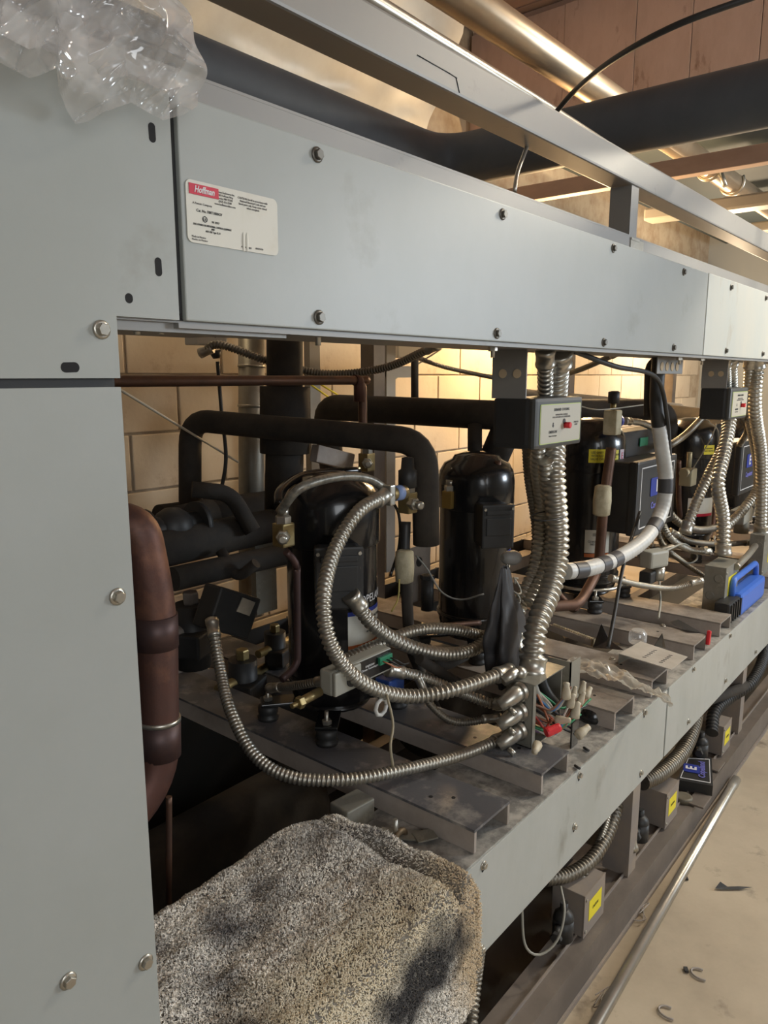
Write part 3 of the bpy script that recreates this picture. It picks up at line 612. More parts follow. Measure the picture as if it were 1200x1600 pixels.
# pressure control low at left with its bright plate
t = T('pressure_control', 'dark tilted pressure switch with pale plate, feeding a hanging conduit', 'switch', at(375, 970, .72))
p = at(355, 955, .72); O('housing', B().box(p, (.13, .06, .10), rotm(ry=.45), .006), BLACKM, t)
p = at(384, 948, .68); O('name_plate', B().box(p, (.036, .004, .034), rotm(ry=.5, rz=-.25)), ZINC, t)
p = at(341, 955, .7)
for i, (px_, py_, w_, lab) in enumerate(((300, 980, .10, 'dark valve block under the foam pipes at left'), (430, 1010, .07, 'dark round canister left of the nearest compressor'), (380, 1060, .09, 'dark motor body low behind the hanging conduit'))):
    p = at(px_, py_, .85); t = T('control_valve', lab, 'valve', p)
    O('body', B().cyl(p-Vector((0, 0, w_)), p+Vector((0, 0, w_*.6)), w_*.42, 18).box(p+Vector((0, -.02, -w_*.3)), (w_*1.1, w_*.7, w_*.6), rotm(rz=.4), .006), BLACKM, t)
    O('stem', B().hexa(p+Vector((0, 0, w_*.6)), p+Vector((0, 0, w_*.9)), w_*.2).cyl(p+Vector((-w_, -.01, 0)), p+Vector((w_, .01, 0)), w_*.16), BRASS if i else RAIL, t)
p = at(270, 825, 1.0); t = T('ball_valve', 'dark flanged ball valve at the left end of the thick foam pipe', 'valve', p)
O('body', B().ball(p, .055, seg=16).cyl(p-Vector((.1, 0, 0)), p+Vector((.1, 0, 0)), .035), BLACKM, t); [O('flange', B().cyl(p+Vector((q_, 0, 0)), p+Vector((q_+.015, 0, 0)), .06, 20), BLACKM, t) for q_ in (.07, -.09)]
for k in range(3):
    p = at(268+k*40, 1035+k*18, 1.02); tag(O('stand_bracket', B().box(p, (.16, .012, .035), rotm(ry=.35), .002), CHAN), ('leftmost', 'middle', 'rightmost')[k]+' of the dim brown brackets low behind the hanging conduit', 'bracket', 'dim brackets behind the hanging conduit')
# oil receiver drum low in the dark
p = Vector((1.0, .75, .25)); tag(O('oil_receiver', B().lathe([(0, -.35), (.09, -.33), (.11, -.29), (.11, .29), (.09, .33), (0, .35)], p, (1, 0, 0), 28), FOAM), 'black horizontal tank lying in the dark under the nearest compressor', 'tank')
p = Vector((2.2, .7, .3)); tag(O('oil_receiver', B().lathe([(0, -.45), (.10, -.43), (.13, -.39), (.13, .39), (.10, .43), (0, .45)], p, (1, 0, 0), 28), FOAM), 'black horizontal tank in shadow under the second compressor', 'tank')

# ================================================================== conduits in front
conduit([(600, 775, .40), (560, 800, .39), (524, 858, .38), (506, 930, .34), (514, 1000, .31), (548, 1052, .29), (595, 1080, .27), (650, 1088, .24), (715, 1076, .19), (792, 1050, .15)], .0155, 'bright silver conduit looping in front of the nearest compressor')
conduit([(332, 975, .68), (343, 1040, .62), (360, 1110, .52), (398, 1180, .42), (455, 1214, .34), (540, 1218, .26), (620, 1205, .21), (720, 1180, .17), (788, 1152, .14)], .0125, 'silver conduit drooping lowest across the first channel')
conduit([(552, 935, .39), (585, 978, .37), (640, 1010, .34), (700, 1022, .31), (745, 1012, .29), (770, 985, .28)], .0165, 'conduit with an open silver end pointing at the data label', ends=(1, 0))
conduit([(530, 1035, .40), (590, 1008, .38), (650, 985, .36), (705, 983, .33), (760, 995, .30)], .014, 'conduit crossing over the open-ended one before the second compressor', ends=(0, 0))
conduit([(612, 1048, .33), (660, 1058, .30), (715, 1080, .25), (770, 1100, .19), (790, 1100, .15)], .0125, 'short conduit leaving the grey module toward the open box')
conduit([(655, 1062, .30), (672, 1100, .27), (712, 1128, .23), (775, 1122, .17)], .0085, 'thinnest conduit curling down to the open wiring box', FLEXD)
conduit([(425, 1075, .55), (470, 1070, .45), (512, 1062, .38)], .0095, 'dim conduit entering the grey module from the left', FLEXD)
pipe('liquid_hose', [at(437, 800, .47), at(470, 762, .42), at(530, 745, .42), at(575, 748, .42), at(603, 765, .41)], .0095, mat('braided_hose', (.33, .31, .26), .4, .5, (.15, .14, .12), 60), 'braided grey hose arching over the nearest compressor cap', 'hose')
pipe('liquid_hose', [at(436, 790, .52), at(440, 765, .55), at(480, 742, .6), at(560, 735, .6)], .010, BLACK, 'glossy black hose arching behind the braided grey hose', 'hose')
# three large verticals by the demand box
conduit([(852, 552, .12), (851, 640, .16), (840, 720, .20), (846, 800, .22), (838, 880, .22), (812, 950, .22), (806, 1010, .2)], .0175, 'left of the big silver conduits dropping from the trough behind the box')
conduit([(872, 554, .13), (868, 650, .19), (866, 740, .16), (872, 850, .15), (862, 915, .14), (838, 980, .13), (831, 1048, .12)], .0265, 'thickest silver conduit dropping from trough into the open wiring box', pitch=.0155)
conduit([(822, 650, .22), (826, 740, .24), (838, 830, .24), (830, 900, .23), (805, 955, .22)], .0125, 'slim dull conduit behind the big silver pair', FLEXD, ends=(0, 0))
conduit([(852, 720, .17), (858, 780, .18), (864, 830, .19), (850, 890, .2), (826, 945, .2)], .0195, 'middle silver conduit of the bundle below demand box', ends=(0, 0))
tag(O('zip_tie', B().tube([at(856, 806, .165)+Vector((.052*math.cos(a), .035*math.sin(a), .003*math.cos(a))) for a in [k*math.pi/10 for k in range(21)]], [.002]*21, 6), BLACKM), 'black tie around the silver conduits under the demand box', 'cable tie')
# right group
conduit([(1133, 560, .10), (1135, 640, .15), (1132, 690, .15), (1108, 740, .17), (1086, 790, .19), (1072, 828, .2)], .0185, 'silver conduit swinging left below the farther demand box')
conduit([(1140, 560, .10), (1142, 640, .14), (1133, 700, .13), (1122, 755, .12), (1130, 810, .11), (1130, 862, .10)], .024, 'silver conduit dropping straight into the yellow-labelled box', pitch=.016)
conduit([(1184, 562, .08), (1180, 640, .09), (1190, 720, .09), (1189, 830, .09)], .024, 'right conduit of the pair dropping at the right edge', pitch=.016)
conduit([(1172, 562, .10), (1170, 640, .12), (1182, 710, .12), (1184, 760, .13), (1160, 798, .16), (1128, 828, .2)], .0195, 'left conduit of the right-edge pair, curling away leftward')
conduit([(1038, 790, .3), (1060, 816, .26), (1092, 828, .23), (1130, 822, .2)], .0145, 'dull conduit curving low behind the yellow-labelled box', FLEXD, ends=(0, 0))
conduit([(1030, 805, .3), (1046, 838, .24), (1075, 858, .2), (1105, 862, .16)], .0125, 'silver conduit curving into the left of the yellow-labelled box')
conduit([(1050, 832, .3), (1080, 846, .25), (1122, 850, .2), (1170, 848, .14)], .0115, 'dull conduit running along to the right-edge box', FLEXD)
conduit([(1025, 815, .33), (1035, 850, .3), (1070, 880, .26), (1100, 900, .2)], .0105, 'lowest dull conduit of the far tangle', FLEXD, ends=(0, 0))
conduit([(958, 904, .24), (1000, 914, .2), (1050, 919, .15), (1092, 908, .09)], .0095, 'thin silver conduit crossing channels to yellow-labelled box')
conduit([(978, 658, .36), (1000, 660, .35), (1020, 668, .34)], .0115, 'short silver conduit beside the white taped valve', ends=(1, 0))
conduit([(1043, 698, .32), (1070, 680, .34), (1098, 652, .36)], .0135, 'dull conduit slanting up behind the farther demand box', FLEXD, ends=(0, 0))
conduit([(1160, 650, .14), (1168, 672, .16), (1156, 695, .2)], .013, 'dark elbowed conduit between farther demand box and terminal cover', FLEXD, ends=(0, 0))
conduit([(1000, 868, .3), (1030, 860, .28), (1062, 852, .26)], .012, 'short pale conduit above the small grey actuator', ends=(0, 0))

# white wrapped bundle
W = px3([(1030, 552, .14), (1026, 630, .14), (1033, 690, .13), (1040, 750, .12), (1033, 800, .12), (1008, 842, .12), (965, 872, .13), (920, 888, .14), (884, 893, .16)])
t = T('wrapped_cable_bundle', 'white spiral-wrapped cable bundle with black tape bands swinging down', 'cable bundle', W[-1])
cs = spline(W, .004); i0 = int(len(cs)*.2)
O('wrap', B().tube(cs[i0:], [.0205 if i % 4 else .0211 for i in range(len(cs)-i0)], 16), mat('white_wrap', (.60, .60, .58), .4, 0, (.5, .5, .47), 12), t)
O('sleeve', B().tube(cs[:i0+2], [.0195]*(i0+2), 14), BLACKM, t)
for f in (.36, .50, .755, .82, .93): i = int(f*len(cs)); O('tape_band', B().tube(cs[i:i+12], [.0216]*12, 16), mat('dark_tape', (.06, .06, .065), .45), t)
pipe('black_cable', [at(895, 548, .12), at(960, 572, .1), at(1025, 590, .1), at(1042, 650, .11), at(1047, 720, .11)], .006, BLACKM, 'black cable looping from trough to beside the white bundle', 'cable')
pipe('black_cable', [at(1000, 800, .18), at(975, 880, .15), at(960, 960, .12), at(950, 1012, .1)], .005, BLACKM, 'black cable falling straight onto the third channel', 'cable')
pipe('grey_wire', [at(1030, 905, .2), at(1032, 940, .17), at(1029, 966, .14)], .0035, GREYP, 'thin grey wire standing on the fourth channel', 'wire')
pipe('grey_wire', [at(604, 1085, .25), at(614, 1130, .22), at(610, 1165, .2), at(614, 1198, .2)], .0026, mat('tan_wire', (.35, .3, .2), .6), 'tan wire hanging from grey module to first channel', 'wire')
pipe('twisted_wire', [at(650, 868, .46), at(668, 890, .44), at(690, 925, .41), at(720, 937, .38), at(756, 928, .34)], .0022, mat('grey_wire_m', (.2, .2, .19), .5), 'dark twisted wire sagging across the second compressor', 'wire')
pipe('yellow_wire', [at(624, 905, .44), at(622, 935, .43), at(612, 955, .42)], .002, mat('olive_wire', (.4, .34, .1), .5), 'short yellow-green wire under the taped joint', 'wire')
pipe('thin_wire', [at(903, 634, .3), at(940, 640, .3), at(1010, 632, .28)], .002, GREYP, 'thin grey wire crossing behind the white taped valve', 'wire')
pipe('thin_wire', [at(1120, 662, .2), at(1108, 690, .22), at(1075, 745, .3)], .002, GREYP, 'thin pale wire slanting over the fourth compressor', 'wire')
pipe('thin_wire', [at(894, 880, .16), at(878, 905, .16), at(872, 935, .17)], .003, GREYP, 'grey wire dropping from the end of the white bundle', 'wire')
pipe('thin_wire', [at(1042, 860, .2), at(1070, 850, .2), at(1090, 870, .19), at(1075, 880, .2), at(1050, 865, .22)], .003, GREYP, 'pale wire loop above the small grey actuator', 'wire')
pipe('black_cable', [at(600, 770, .5), at(622, 800, .49), at(624, 850, .48), at(610, 900, .47)], .0035, BLACK, 'thin black cable hanging beside the brass valve', 'cable')

# ================================================================== demand cooling boxes
def demand_box(pxc, pxr, pxl, pyt, pyb, Y, dep, label, big=True):
    a = at(pxc, pyt, Y); b = at(pxr, pyt, Y); c = at(pxc, pyb, Y); x0, x1, z1, z0 = a.x, b.x, a.z, c.z
    W_ = x1-x0; H_ = z1-z0; t = T('demand_cooling_box', label, 'control box', ((x0+x1)/2, Y+dep/2, z0), 'demand cooling control boxes under the trough')
    O('housing', B().bx(x0, x1, Y, Y+dep, z0, z1, .010), BLACKM, t)
    cv = O('front_cover', B().bx(x0, x1, Y-.012, Y+.004, z0, z1, .009), mat('cover_grey', (.06, .06, .055), .5), t)
    yl = Y-.0125; cc = Vector(((x0+x1)/2+.003, yl, (z0+z1)/2-.002)); w_, h_ = W_*.86, H_*.78
    O('label_border', plate(w_, h_, .0006, cc, XD, ZD, .004), LIME, cv)
    O('face_label', plate(w_*.975, h_*.96, .0008, cc+Vector((0, -.0004, 0)), XD, ZD, .004), mat('face', (.47, .44, .36), .5, .1), cv)
    q = lambda u, v: cc+Vector((u*w_, -.0015, v*h_))
    lettering('DEMAND COOLING', h_*.095, q(0, .35), XD, ZD, INK, cv, bold=.015)
    lettering('TEMPERATURE CONTROL\nFOR COPELAND R-22 COMPRESSORS', h_*.06, q(0, .19), XD, ZD, GINK, cv)
    lettering('EMERSON', h_*.10, q(-.2, -.21), XD, ZD, INK, cv, bold=.01); lettering('Climate Technologies', h_*.05, q(-.2, -.31), XD, ZD, INK, cv)
    O('emblem', B().box(q(-.2, -.05), (.005, .0006, .005), rotm(ry=.78)).box(q(-.2, -.05)+Vector((0, 0, .004)), (.003, .0006, .004), rotm(ry=.78)), INK, cv)
    lettering('PUSH TO\nRESET', h_*.065, q(.38, -.04), XD, ZD, GINK, cv)
    p = q(.09, -.06); O('reset_button', B().lathe([(.0065, 0), (.0065, .012), (.0055, .013)], p, (0, -1, 0), 14), REDP, cv); O('button_hole', B().cyl(p+Vector((-.004, 0, .008)), p+Vector((-.004, -.0006, .008)), .0055, 12), INK, cv)
    return x0, x1, z0, z1
x0, x1, z0, z1 = demand_box(829, 903, 780, 622, 703, .085, .085, 'nearest black demand cooling box with red button hanging from the trough')
mp = B(); Yp0 = .10; Yp1 = .185
mp.bx(x0+.004, x0+.007, .098, .175, z1-.002, 1.441)
t = O('mounting_plate', mp, STRUT); tag(t, 'grey plate with two oval holes holding the nearest demand box', 'bracket')
for yy in (.118, .150): O('hole', B().lathe([(.009, 0), (.009, .0008)], (x0+.0032, yy, (z1+1.441)/2), (-1, 0, 0), 16), mat('hole_light', (.55, .42, .27), .8), t)
x0, x1, z0, z1 = demand_box(1137, 1164, 1100, 606, 656, .075, .085, 'farther black demand cooling box above the yellow-labelled box', False)
t = O('mounting_plate', B().bx(x0+.004, x0+.007, .08, .16, z1-.002, 1.441), STRUT); tag(t, 'grey plate with oval holes holding the farther demand box', 'bracket')
for yy in (.10, .13): O('hole', B().lathe([(.009, 0), (.009, .0008)], (x0+.0032, yy, (z1+1.441)/2), (-1, 0, 0), 16), MATS['hole_light'], t)
t = O('slotted_bracket', B().bx(2.02, 2.22, .10, .104, 1.395, 1.441, .003), STRUT); tag(t, 'grey bracket with lightening holes under the trough', 'bracket')
for x in (2.05, 2.09, 2.13, 2.17): O('hole', B().lathe([(.012, 0), (.012, .0008)], (x, .0993, 1.415), (0, -1, 0), 12), MATS['hole_light'], t)

# ================================================================== junction boxes
# open wiring box on the second channel
t = T('open_wiring_box', 'open grey wiring box spilling coloured wires on second channel', 'junction box', (1.41, .10, .600), None)
X0, X1, Y0, Y1, Z0, Z1 = 1.352, 1.485, .078, .145, .6, .748
O('side', B().bx(X0, X0+.002, Y0, Y1, Z0, Z1), BOXM, t); O('side', B().bx(X1-.002, X1, Y0, Y1, Z0+.02, Z1), BOXM, t)
O('back', B().bx(X0, X1, Y1-.002, Y1, Z0, Z1), BOXM, t); O('top', B().bx(X0-.002, X1+.002, Y0-.006, Y1, Z1-.002, Z1), BOXM, t); O('bottom', B().bx(X0, X1, Y0, Y1, Z0, Z0+.002), BOXM, t)
O('rim', B().bx(X0, X0+.013, Y0-.001, Y0+.001, Z0, Z1-.004), BOXM, t)
for dz, dy in ((.10, .02), (.055, .02)): O('screw_hole', B().cyl((X0-.0006, Y0+dy, Z0+dz), (X0, Y0+dy, Z0+dz), .003, 8), INK, t)
for k, (py, dz) in enumerate(((1078, 0), (1110, 0), (1145, 0))):
    z = Z0+.125-k*.045; p = Vector((X0, .108, z)); d = Vector((-1, .12, -.15 if k == 2 else .0)).normalized()
    O('elbow_fitting', B().lathe([(.022, 0), (.022, .006), (.019, .007), (.019, .012)], p, (-1, 0, 0), 18).tube([p+Vector((-.008, 0, 0)), p+Vector((-.022, 0, 0)), p+Vector((-.034, .003, -.004)), p+Vector((-.046, .010, -.012)), p+Vector((-.056, .018, -.02))], [.0165, .0175, .017, .0145, .013], 14).cyl(p+Vector((-.05, -.004, -.022)), p+Vector((-.05, -.018, -.03)), .006, 8), ZINC, t)
O('top_elbow', B().ball((1.368, .12, .758), .016, (1, 1, .9)).cyl((1.362, .125, .762), (1.33, .14, .745), .012), ZINC, t)
wire_cols = dict(green=(.02, .22, .09), red=(.45, .05, .03), white=(.5, .46, .4), brown=(.22, .11, .07), blue=(.06, .22, .5), black=(.02, .02, .022), orange=(.45, .16, .08), purple=(.12, .06, .12))
ends = [(905, 1095), (912, 1084), (893, 1104), (898, 1120), (887, 1128), (918, 1088), (890, 1078), (905, 1150), (858, 1122), (902, 1112), (883, 1096), (915, 1100)]
seq = ['brown', 'white', 'orange', 'purple', 'brown', 'orange', 'white', 'black', 'orange', 'green', 'blue', 'black', 'green', 'red', 'white', 'brown', 'blue', 'green', 'brown', 'purple', 'red', 'green']
for k, cn in enumerate(seq):
    ex, ey = ends[k % len(ends)]; ex += random.uniform(-6, 6); ey += random.uniform(-6, 6)
    s = Vector((X0+.012+random.random()*.06, .12, Z0+.03+random.random()*.10)); e_ = at(ex, ey, .035+random.random()*.02)
    mid = s.lerp(e_, .5)+Vector((.0, -.02, -.03-random.random()*.03)); mid.z = max(mid.z, .612)
    w_ = O('wire', smooth_tube([s, s.lerp(mid, .6)+Vector((0, -.006, -.004)), mid, e_], .0027, .008, 6), mat('wire_'+cn, wire_cols[cn], .45), t)
def wirenut(p, d, m, par, s=1):
    return O('wire_nut', B().lathe([(.0055*s, 0), (.0075*s, .002*s), (.0065*s, .012*s), (.0045*s, .02*s), (.0048*s, .024*s), (0, .026*s)], p, d, 10), m, par)
NUT = mat('cream_nut', (.58, .52, .40), .5, 0, (.42, .36, .24), 40)
for (px_, py_, d, s) in ((884, 1092, (0, 0, 1), 1.5), (896, 1090, (.3, 0, 1), 1), (908, 1085, (.5, 0, 1), 1.2), (915, 1090, (.9, 0, .6), 1.2), (905, 1100, (.3, -.2, 1), 1.2), (890, 1105, (.1, -.2, 1), 1.3), (897, 1122, (.25, -.1, 1), 1.5), (868, 1125, (.2, -1, .2), 1.3), (902, 1150, (1, -.3, .35), 1.6), (840, 1163, (-.9, -.3, 0), 1.4)):
    wirenut(at(px_, py_, .035), d, NUT, t, s)
rn = B(); pr = at(853, 1145, .03); dr = Vector((1, -.55, .22)).normalized(); pts_ = []
rn.lathe([(.0095, 0), (.0105, .004), (.0095, .03), (.0085, .034)], pr, dr, 10, False); O('wire_nut', rn, REDP, t, label='large red wire nut')
for x in (1.41, 1.445): O('cable_sleeve', smooth_tube([Vector((x, .115, Z1-.004)), Vector((x+.005, .10, Z1-.05)), Vector((x+.02, .075, Z1-.09))], .0075 if x < 1.43 else .011, .01, 10), GREYP if x < 1.43 else BLACKM, t)
t2 = O('blank_cover', B().bx(1.535, 1.585, .08, .083, .62, .74).bx(1.535, 1.538, .08, .14, .62, .74), BOXM); tag(t2, 'grey loose bracket plate standing right of the open wiring box', 'plate')
def jbox(pxl, pxc, pxr, pyt, pyb, Y, label, cat='junction box', yl=True, dep=.1, text='DANGER\nHIGH\nVOLTAGE', m=None, group=None, knob=True):
    a = at(pxc, pyt, Y); b = at(pxr, pyt, Y); c = at(pxc, pyb, Y); x0, x1, z1, z0 = a.x, b.x, a.z, c.z
    dd = axx(pxl, pyt, x0).y-Y if dep is None else dep; t = T('junction_box', label, cat, ((x0+x1)/2, Y+dd/2, z0), group); m = m or BOXM
    O('box', B().bx(x0, x1, Y, Y+dd, z0, z1, .0015), m, t); O('lid', B().bx(x0-.001, x1+.001, Y-.003, Y, z0-.001, z1+.001), m, t)
    if knob:
        for u, v in ((.3, .75), (.65, .35)): O('knockout', B().lathe([(.015, 0), (.015, .0012), (.013, .0015)], (x0, Y+dd*u, z0+(z1-z0)*v), (-1, 0, 0), 16), m, t)
    for v in (.12, .88): O('lid_screw', B().cyl((x0+.008, Y-.003, z0+(z1-z0)*v), (x0+.008, Y-.006, z0+(z1-z0)*v), .004, 8), ZINC, t)
    if yl:
        cw, chh = (x1-x0)*.62, (z1-z0)*.48; cc = Vector((x0+(x1-x0)*.52, Y-.0032, z0+(z1-z0)*.52)); L_ = O('warning_label', plate(cw, chh, .0006, cc, XD, ZD), YEL, t)
        lettering(text, chh*.2, cc+Vector((0, -.0009, 0)), XD, ZD, INK, L_, sx=.7)
    return t
t = jbox(1101, 1134, 1153, 888, 954, .058, 'galvanised junction box with yellow label beside the blue tool', dep=None)
O('elbow_fitting', B().cyl(at(1118, 902, .11), at(1118, 902, .11)+Vector((-.045, 0, -.008)), .016), ZINC, t)
t = jbox(1172, 1194, 1225, 837, 898, .06, 'galvanised junction box with yellow label at the right edge', dep=None)
pipe('elbow_conduit', [at(1150, 886, .05), at(1168, 868, .05), at(1180, 853, .08)], .012, ZINC, 'smooth silver elbow tube linking the two far junction boxes', 'conduit')
# small grey actuator box
p = at(1022, 872, .2); t = T('solenoid_actuator', 'small grey solenoid box beneath the white bundle', 'actuator', p)
O('housing', B().box(p, (.085, .05, .055), rotm(rz=-.35), .008), GREYP, t); O('coil', B().cyl(p+Vector((.02, -.01, -.03)), p+Vector((.02, -.01, -.075)), .02), ZINC, t); O('valve_body', B().box(p+Vector((0, .01, -.06)), (.09, .04, .04), None, .006), BLACKM, t)
p = at(1158, 805, .2); tag(O('solenoid_actuator', B().box(p, (.14, .06, .06), None, .008).cyl(p+Vector((.02, 0, -.08)), p+Vector((.02, 0, 0)), .03), GREYP), 'grey solenoid box between far conduits near right edge', 'actuator')
p = at(1075, 745, .34); tag(O('valve_block', B().box(p, (.07, .05, .07), None, .006).cyl(p+Vector((-.06, 0, .02)), p+Vector((.0, 0, .02)), .018).cyl(p+Vector((0, 0, .03)), p+Vector((0, 0, .10)), .01), mat('pale_brass', (.42, .38, .26), .5, .4)), 'pale brass valve block in front of the fourth compressor', 'valve')
p = at(1006, 690, .38); tag(O('green_tag', B().box(p, (.075, .003, .03)), GREENP), 'green tag on the box behind the white bundle', 'tag')
tag(O('contactor_box', B().bx(at(975, 690, .385).x, at(1045, 690, .385).x, .385, .47, at(1000, 712, .385).z, at(1000, 672, .385).z, .004), BLACKM), 'black box behind the green tag beside third compressor', 'electrical box')

# grey electronic module with round plug
p0 = at(508, 1037, .31); t = T('electronic_module', 'grey module with round dark plug and green terminals under the first compressor', 'control module', at(560, 1085, .3))
a = at(519, 1054, .30); b = at(612, 1040, .30); c = at(522, 1089, .30)
wx = b.x-a.x; O('housing', B().bx(a.x, b.x, .30, .335, c.z, a.z+.003, .006), GREYP, t)
O('plug_plate', B().bx(a.x, a.x+wx*.42, .292, .30, c.z+.002, a.z+.002, .003), GREYP, t)
O('round_plug', B().cyl((a.x+wx*.25, .292, (a.z+c.z)/2), (a.x+wx*.25, .289, (a.z+c.z)/2), .013, 20), BLACKM, t)
O('face_panel', B().bx(a.x+wx*.44, b.x-.004, .2985, .30, c.z+.006, a.z), BLACK, t)
lettering('EMERSON\nClimate Technologies', .006, ((a.x+wx*.60), .298, (a.z+c.z)/2+.006), XD, ZD, WINK, t)
O('terminal_block', B().bx(a.x+wx*.74, a.x+wx*.96, .292, .2985, a.z-.022, a.z-.006, .001), GREENP, t)
for k in range(3):
    s = Vector((a.x+wx*(.78+.07*k), .291, a.z-.014)); O('wire', smooth_tube([s, s+Vector((.005, -.012, -.004)), s+Vector((.03, -.01, -.02)), s+Vector((.06, 0, -.03))], .0016, .008, 6), BLACKM if k else mat('wire_orange', (.4, .15, .1), .5), t)
tag(O('blue_module', B().bx(at(608, 1060, .33).x, at(632, 1060, .33).x, .33, .37, at(620, 1090, .33).z, at(620, 1060, .33).z, .003), mat('deep_blue', (.02, .07, .30), .45)), 'small deep blue module right of the grey one', 'control module')
p = at(593, 1104, .27); tag(O('hex_lock_nut', B().tube([p+Vector((.017*math.cos(a_), -.004, .017*math.sin(a_))) for a_ in [k*math.pi/4 for k in range(9)]], [.0042]*9, 8), WHITE), 'pale octagonal lock nut hanging by its wire below the grey module', 'nut')
p = at(468, 1098, .33); tag(O('flare_fitting', B().cyl(p, p+Vector((.055, 0, .004)), .009).hexa(p+Vector((-.005, 0, 0)), p+Vector((.008, 0, 0)), .012).cyl(p+Vector((-.02, 0, 0)), p, .005), BRASS), 'brass flare fitting with silver tip low on the nearest compressor', 'fitting')
p = at(812, 868, .26); tag(O('rubber_boot', B().lathe([(.008, 0), (.016, .01), (.019, .035), (.014, .05), (.006, .052)], p+Vector((-.05, .02, 0)), (1, -.4, -.1), 16), mat('boot', (.26, .25, .23), .6)), 'grey rubber boot poking out under second terminal box', 'boot')

# hanging black sleeve
def bag():
    b = B(); nu, nv = 40, 36; vs = []; fs = []
    for j in range(nv+1):
        v = j/nv; cxp = 783+4*v; wpx = 9+34*min(1, v*1.5)-8*max(0, v-.75)*4; c = at(cxp+6, 886+176*v, .20)
        for i in range(nu):
            a = 2*math.pi*i/nu; rr = (.5+.5*v)*.0+wpx/1170*1.62*1.25; k = 1+.35*math.sin(3*a+v*2)*min(1, v*2)+.25*noise.noise(Vector((math.cos(a)*2, math.sin(a)*2, v*5)))
            vs.append(c+Vector((math.cos(a)*rr*k, math.sin(a)*rr*k*.35, .01*noise.noise(Vector((i*.4, v*6, 3))))))
    for j in range(nv):
        for i in range(nu): i2 = (i+1) % nu; fs.append((j*nu+i, j*nu+i2, (j+1)*nu+i2, (j+1)*nu+i))
    return b.add(vs, fs, True)
tag(O('hanging_sleeve', bag(), mat('black_cloth', (.035, .034, .036), .5, 0, (.05, .048, .05), 8)), 'crumpled black plastic sleeve hanging beside the big conduits', 'sleeve')
for k, (px_, py_) in enumerate(((792, 905), (806, 915), (800, 935))):
    c = at(px_, py_, .22); pts_ = [c+Vector((.02*math.cos(a_*1.0+k), .012*math.sin(a_*1.3), .018*math.sin(a_+k))) for a_ in [q*.6 for q in range(14)]]
    tag(O('wire_tangle', smooth_tube(pts_, .0022, .006, 6), GREYP if k else BLACKM), ('upper black', 'middle grey', 'lower grey')[k]+' wire coil between hanging sleeve and conduits', 'wire', 'coiled wires beside the hanging sleeve')

# ================================================================== things lying on the shelf and channels
# slotted metal plate
t = T('slotted_plate', 'bent galvanised plate with rows of slots lying on the third channel', 'plate', az(1015, 1040, .62))
P = [az(967, 1022, .632), az(1001, 1003, .632), az(1074, 1027, .628), az(1049, 1047, .628)]
O('sheet', B().prism(P, (0, 0, .002)), mat('bright_zinc', (.62, .58, .52), .5, .3, (.52, .48, .42), 10), t)
O('flange', B().prism([P[0], P[1], P[1]+Vector((0, 0, -.03)), P[0]+Vector((0, 0, -.03))], (.002, 0, 0)), BOXM, t)
for r_ in range(2):
    for k in range(6):
        u = .42+r_*.32; v = .2+.11*k; p = (P[0].lerp(P[3], u)).lerp(P[1].lerp(P[2], u), v); O('slot', B().box(p+Vector((0, 0, .0024)), (.003, .010, .0006), rotm(rz=.4)), INK, t)
# plastic bags, film
def film_mat(name, tint, dens):
    mt = bpy.data.materials.new(name); mt.use_nodes = True; nt = mt.node_tree; N = nt.nodes; L = nt.links
    for n in list(N): N.remove(n)
    out = N.new('ShaderNodeOutputMaterial'); tr = N.new('ShaderNodeBsdfTransparent'); gl = N.new('ShaderNodeBsdfGlossy'); df = N.new('ShaderNodeBsdfDiffuse'); tl = N.new('ShaderNodeBsdfTranslucent')
    gl.inputs['Roughness'].default_value = .12; gl.inputs[0].default_value = (.9, .9, .9, 1); df.inputs[0].default_value = (*tint, 1); tl.inputs[0].default_value = (*tint, 1)
    a1 = N.new('ShaderNodeAddShader'); m0 = N.new('ShaderNodeMixShader'); m0.inputs[0].default_value = .4; L.new(df.outputs[0], m0.inputs[1]); L.new(tl.outputs[0], m0.inputs[2])
    m1 = N.new('ShaderNodeMixShader'); m1.inputs[0].default_value = .34; L.new(m0.outputs[0], m1.inputs[1]); L.new(gl.outputs[0], m1.inputs[2])
    fr = N.new('ShaderNodeLayerWeight'); fr.inputs[0].default_value = .35; mr = N.new('ShaderNodeMapRange'); mr.inputs[3].default_value = dens; mr.inputs[4].default_value = min(1, dens+.55); L.new(fr.outputs['Facing'], mr.inputs[0])
    m2 = N.new('ShaderNodeMixShader'); L.new(mr.outputs[0], m2.inputs[0]); L.new(tr.outputs[0], m2.inputs[1]); L.new(m1.outputs[0], m2.inputs[2]); L.new(m2.outputs[0], out.inputs[0])
    return mt
FILM = film_mat('clear_film', (.88, .86, .83), .27)
def lerp1(xs, ys, x):
    for i in range(len(xs)-1):
        if x <= xs[i+1]: return ys[i]+(ys[i+1]-ys[i])*(x-xs[i])/(xs[i+1]-xs[i])
    return ys[-1]
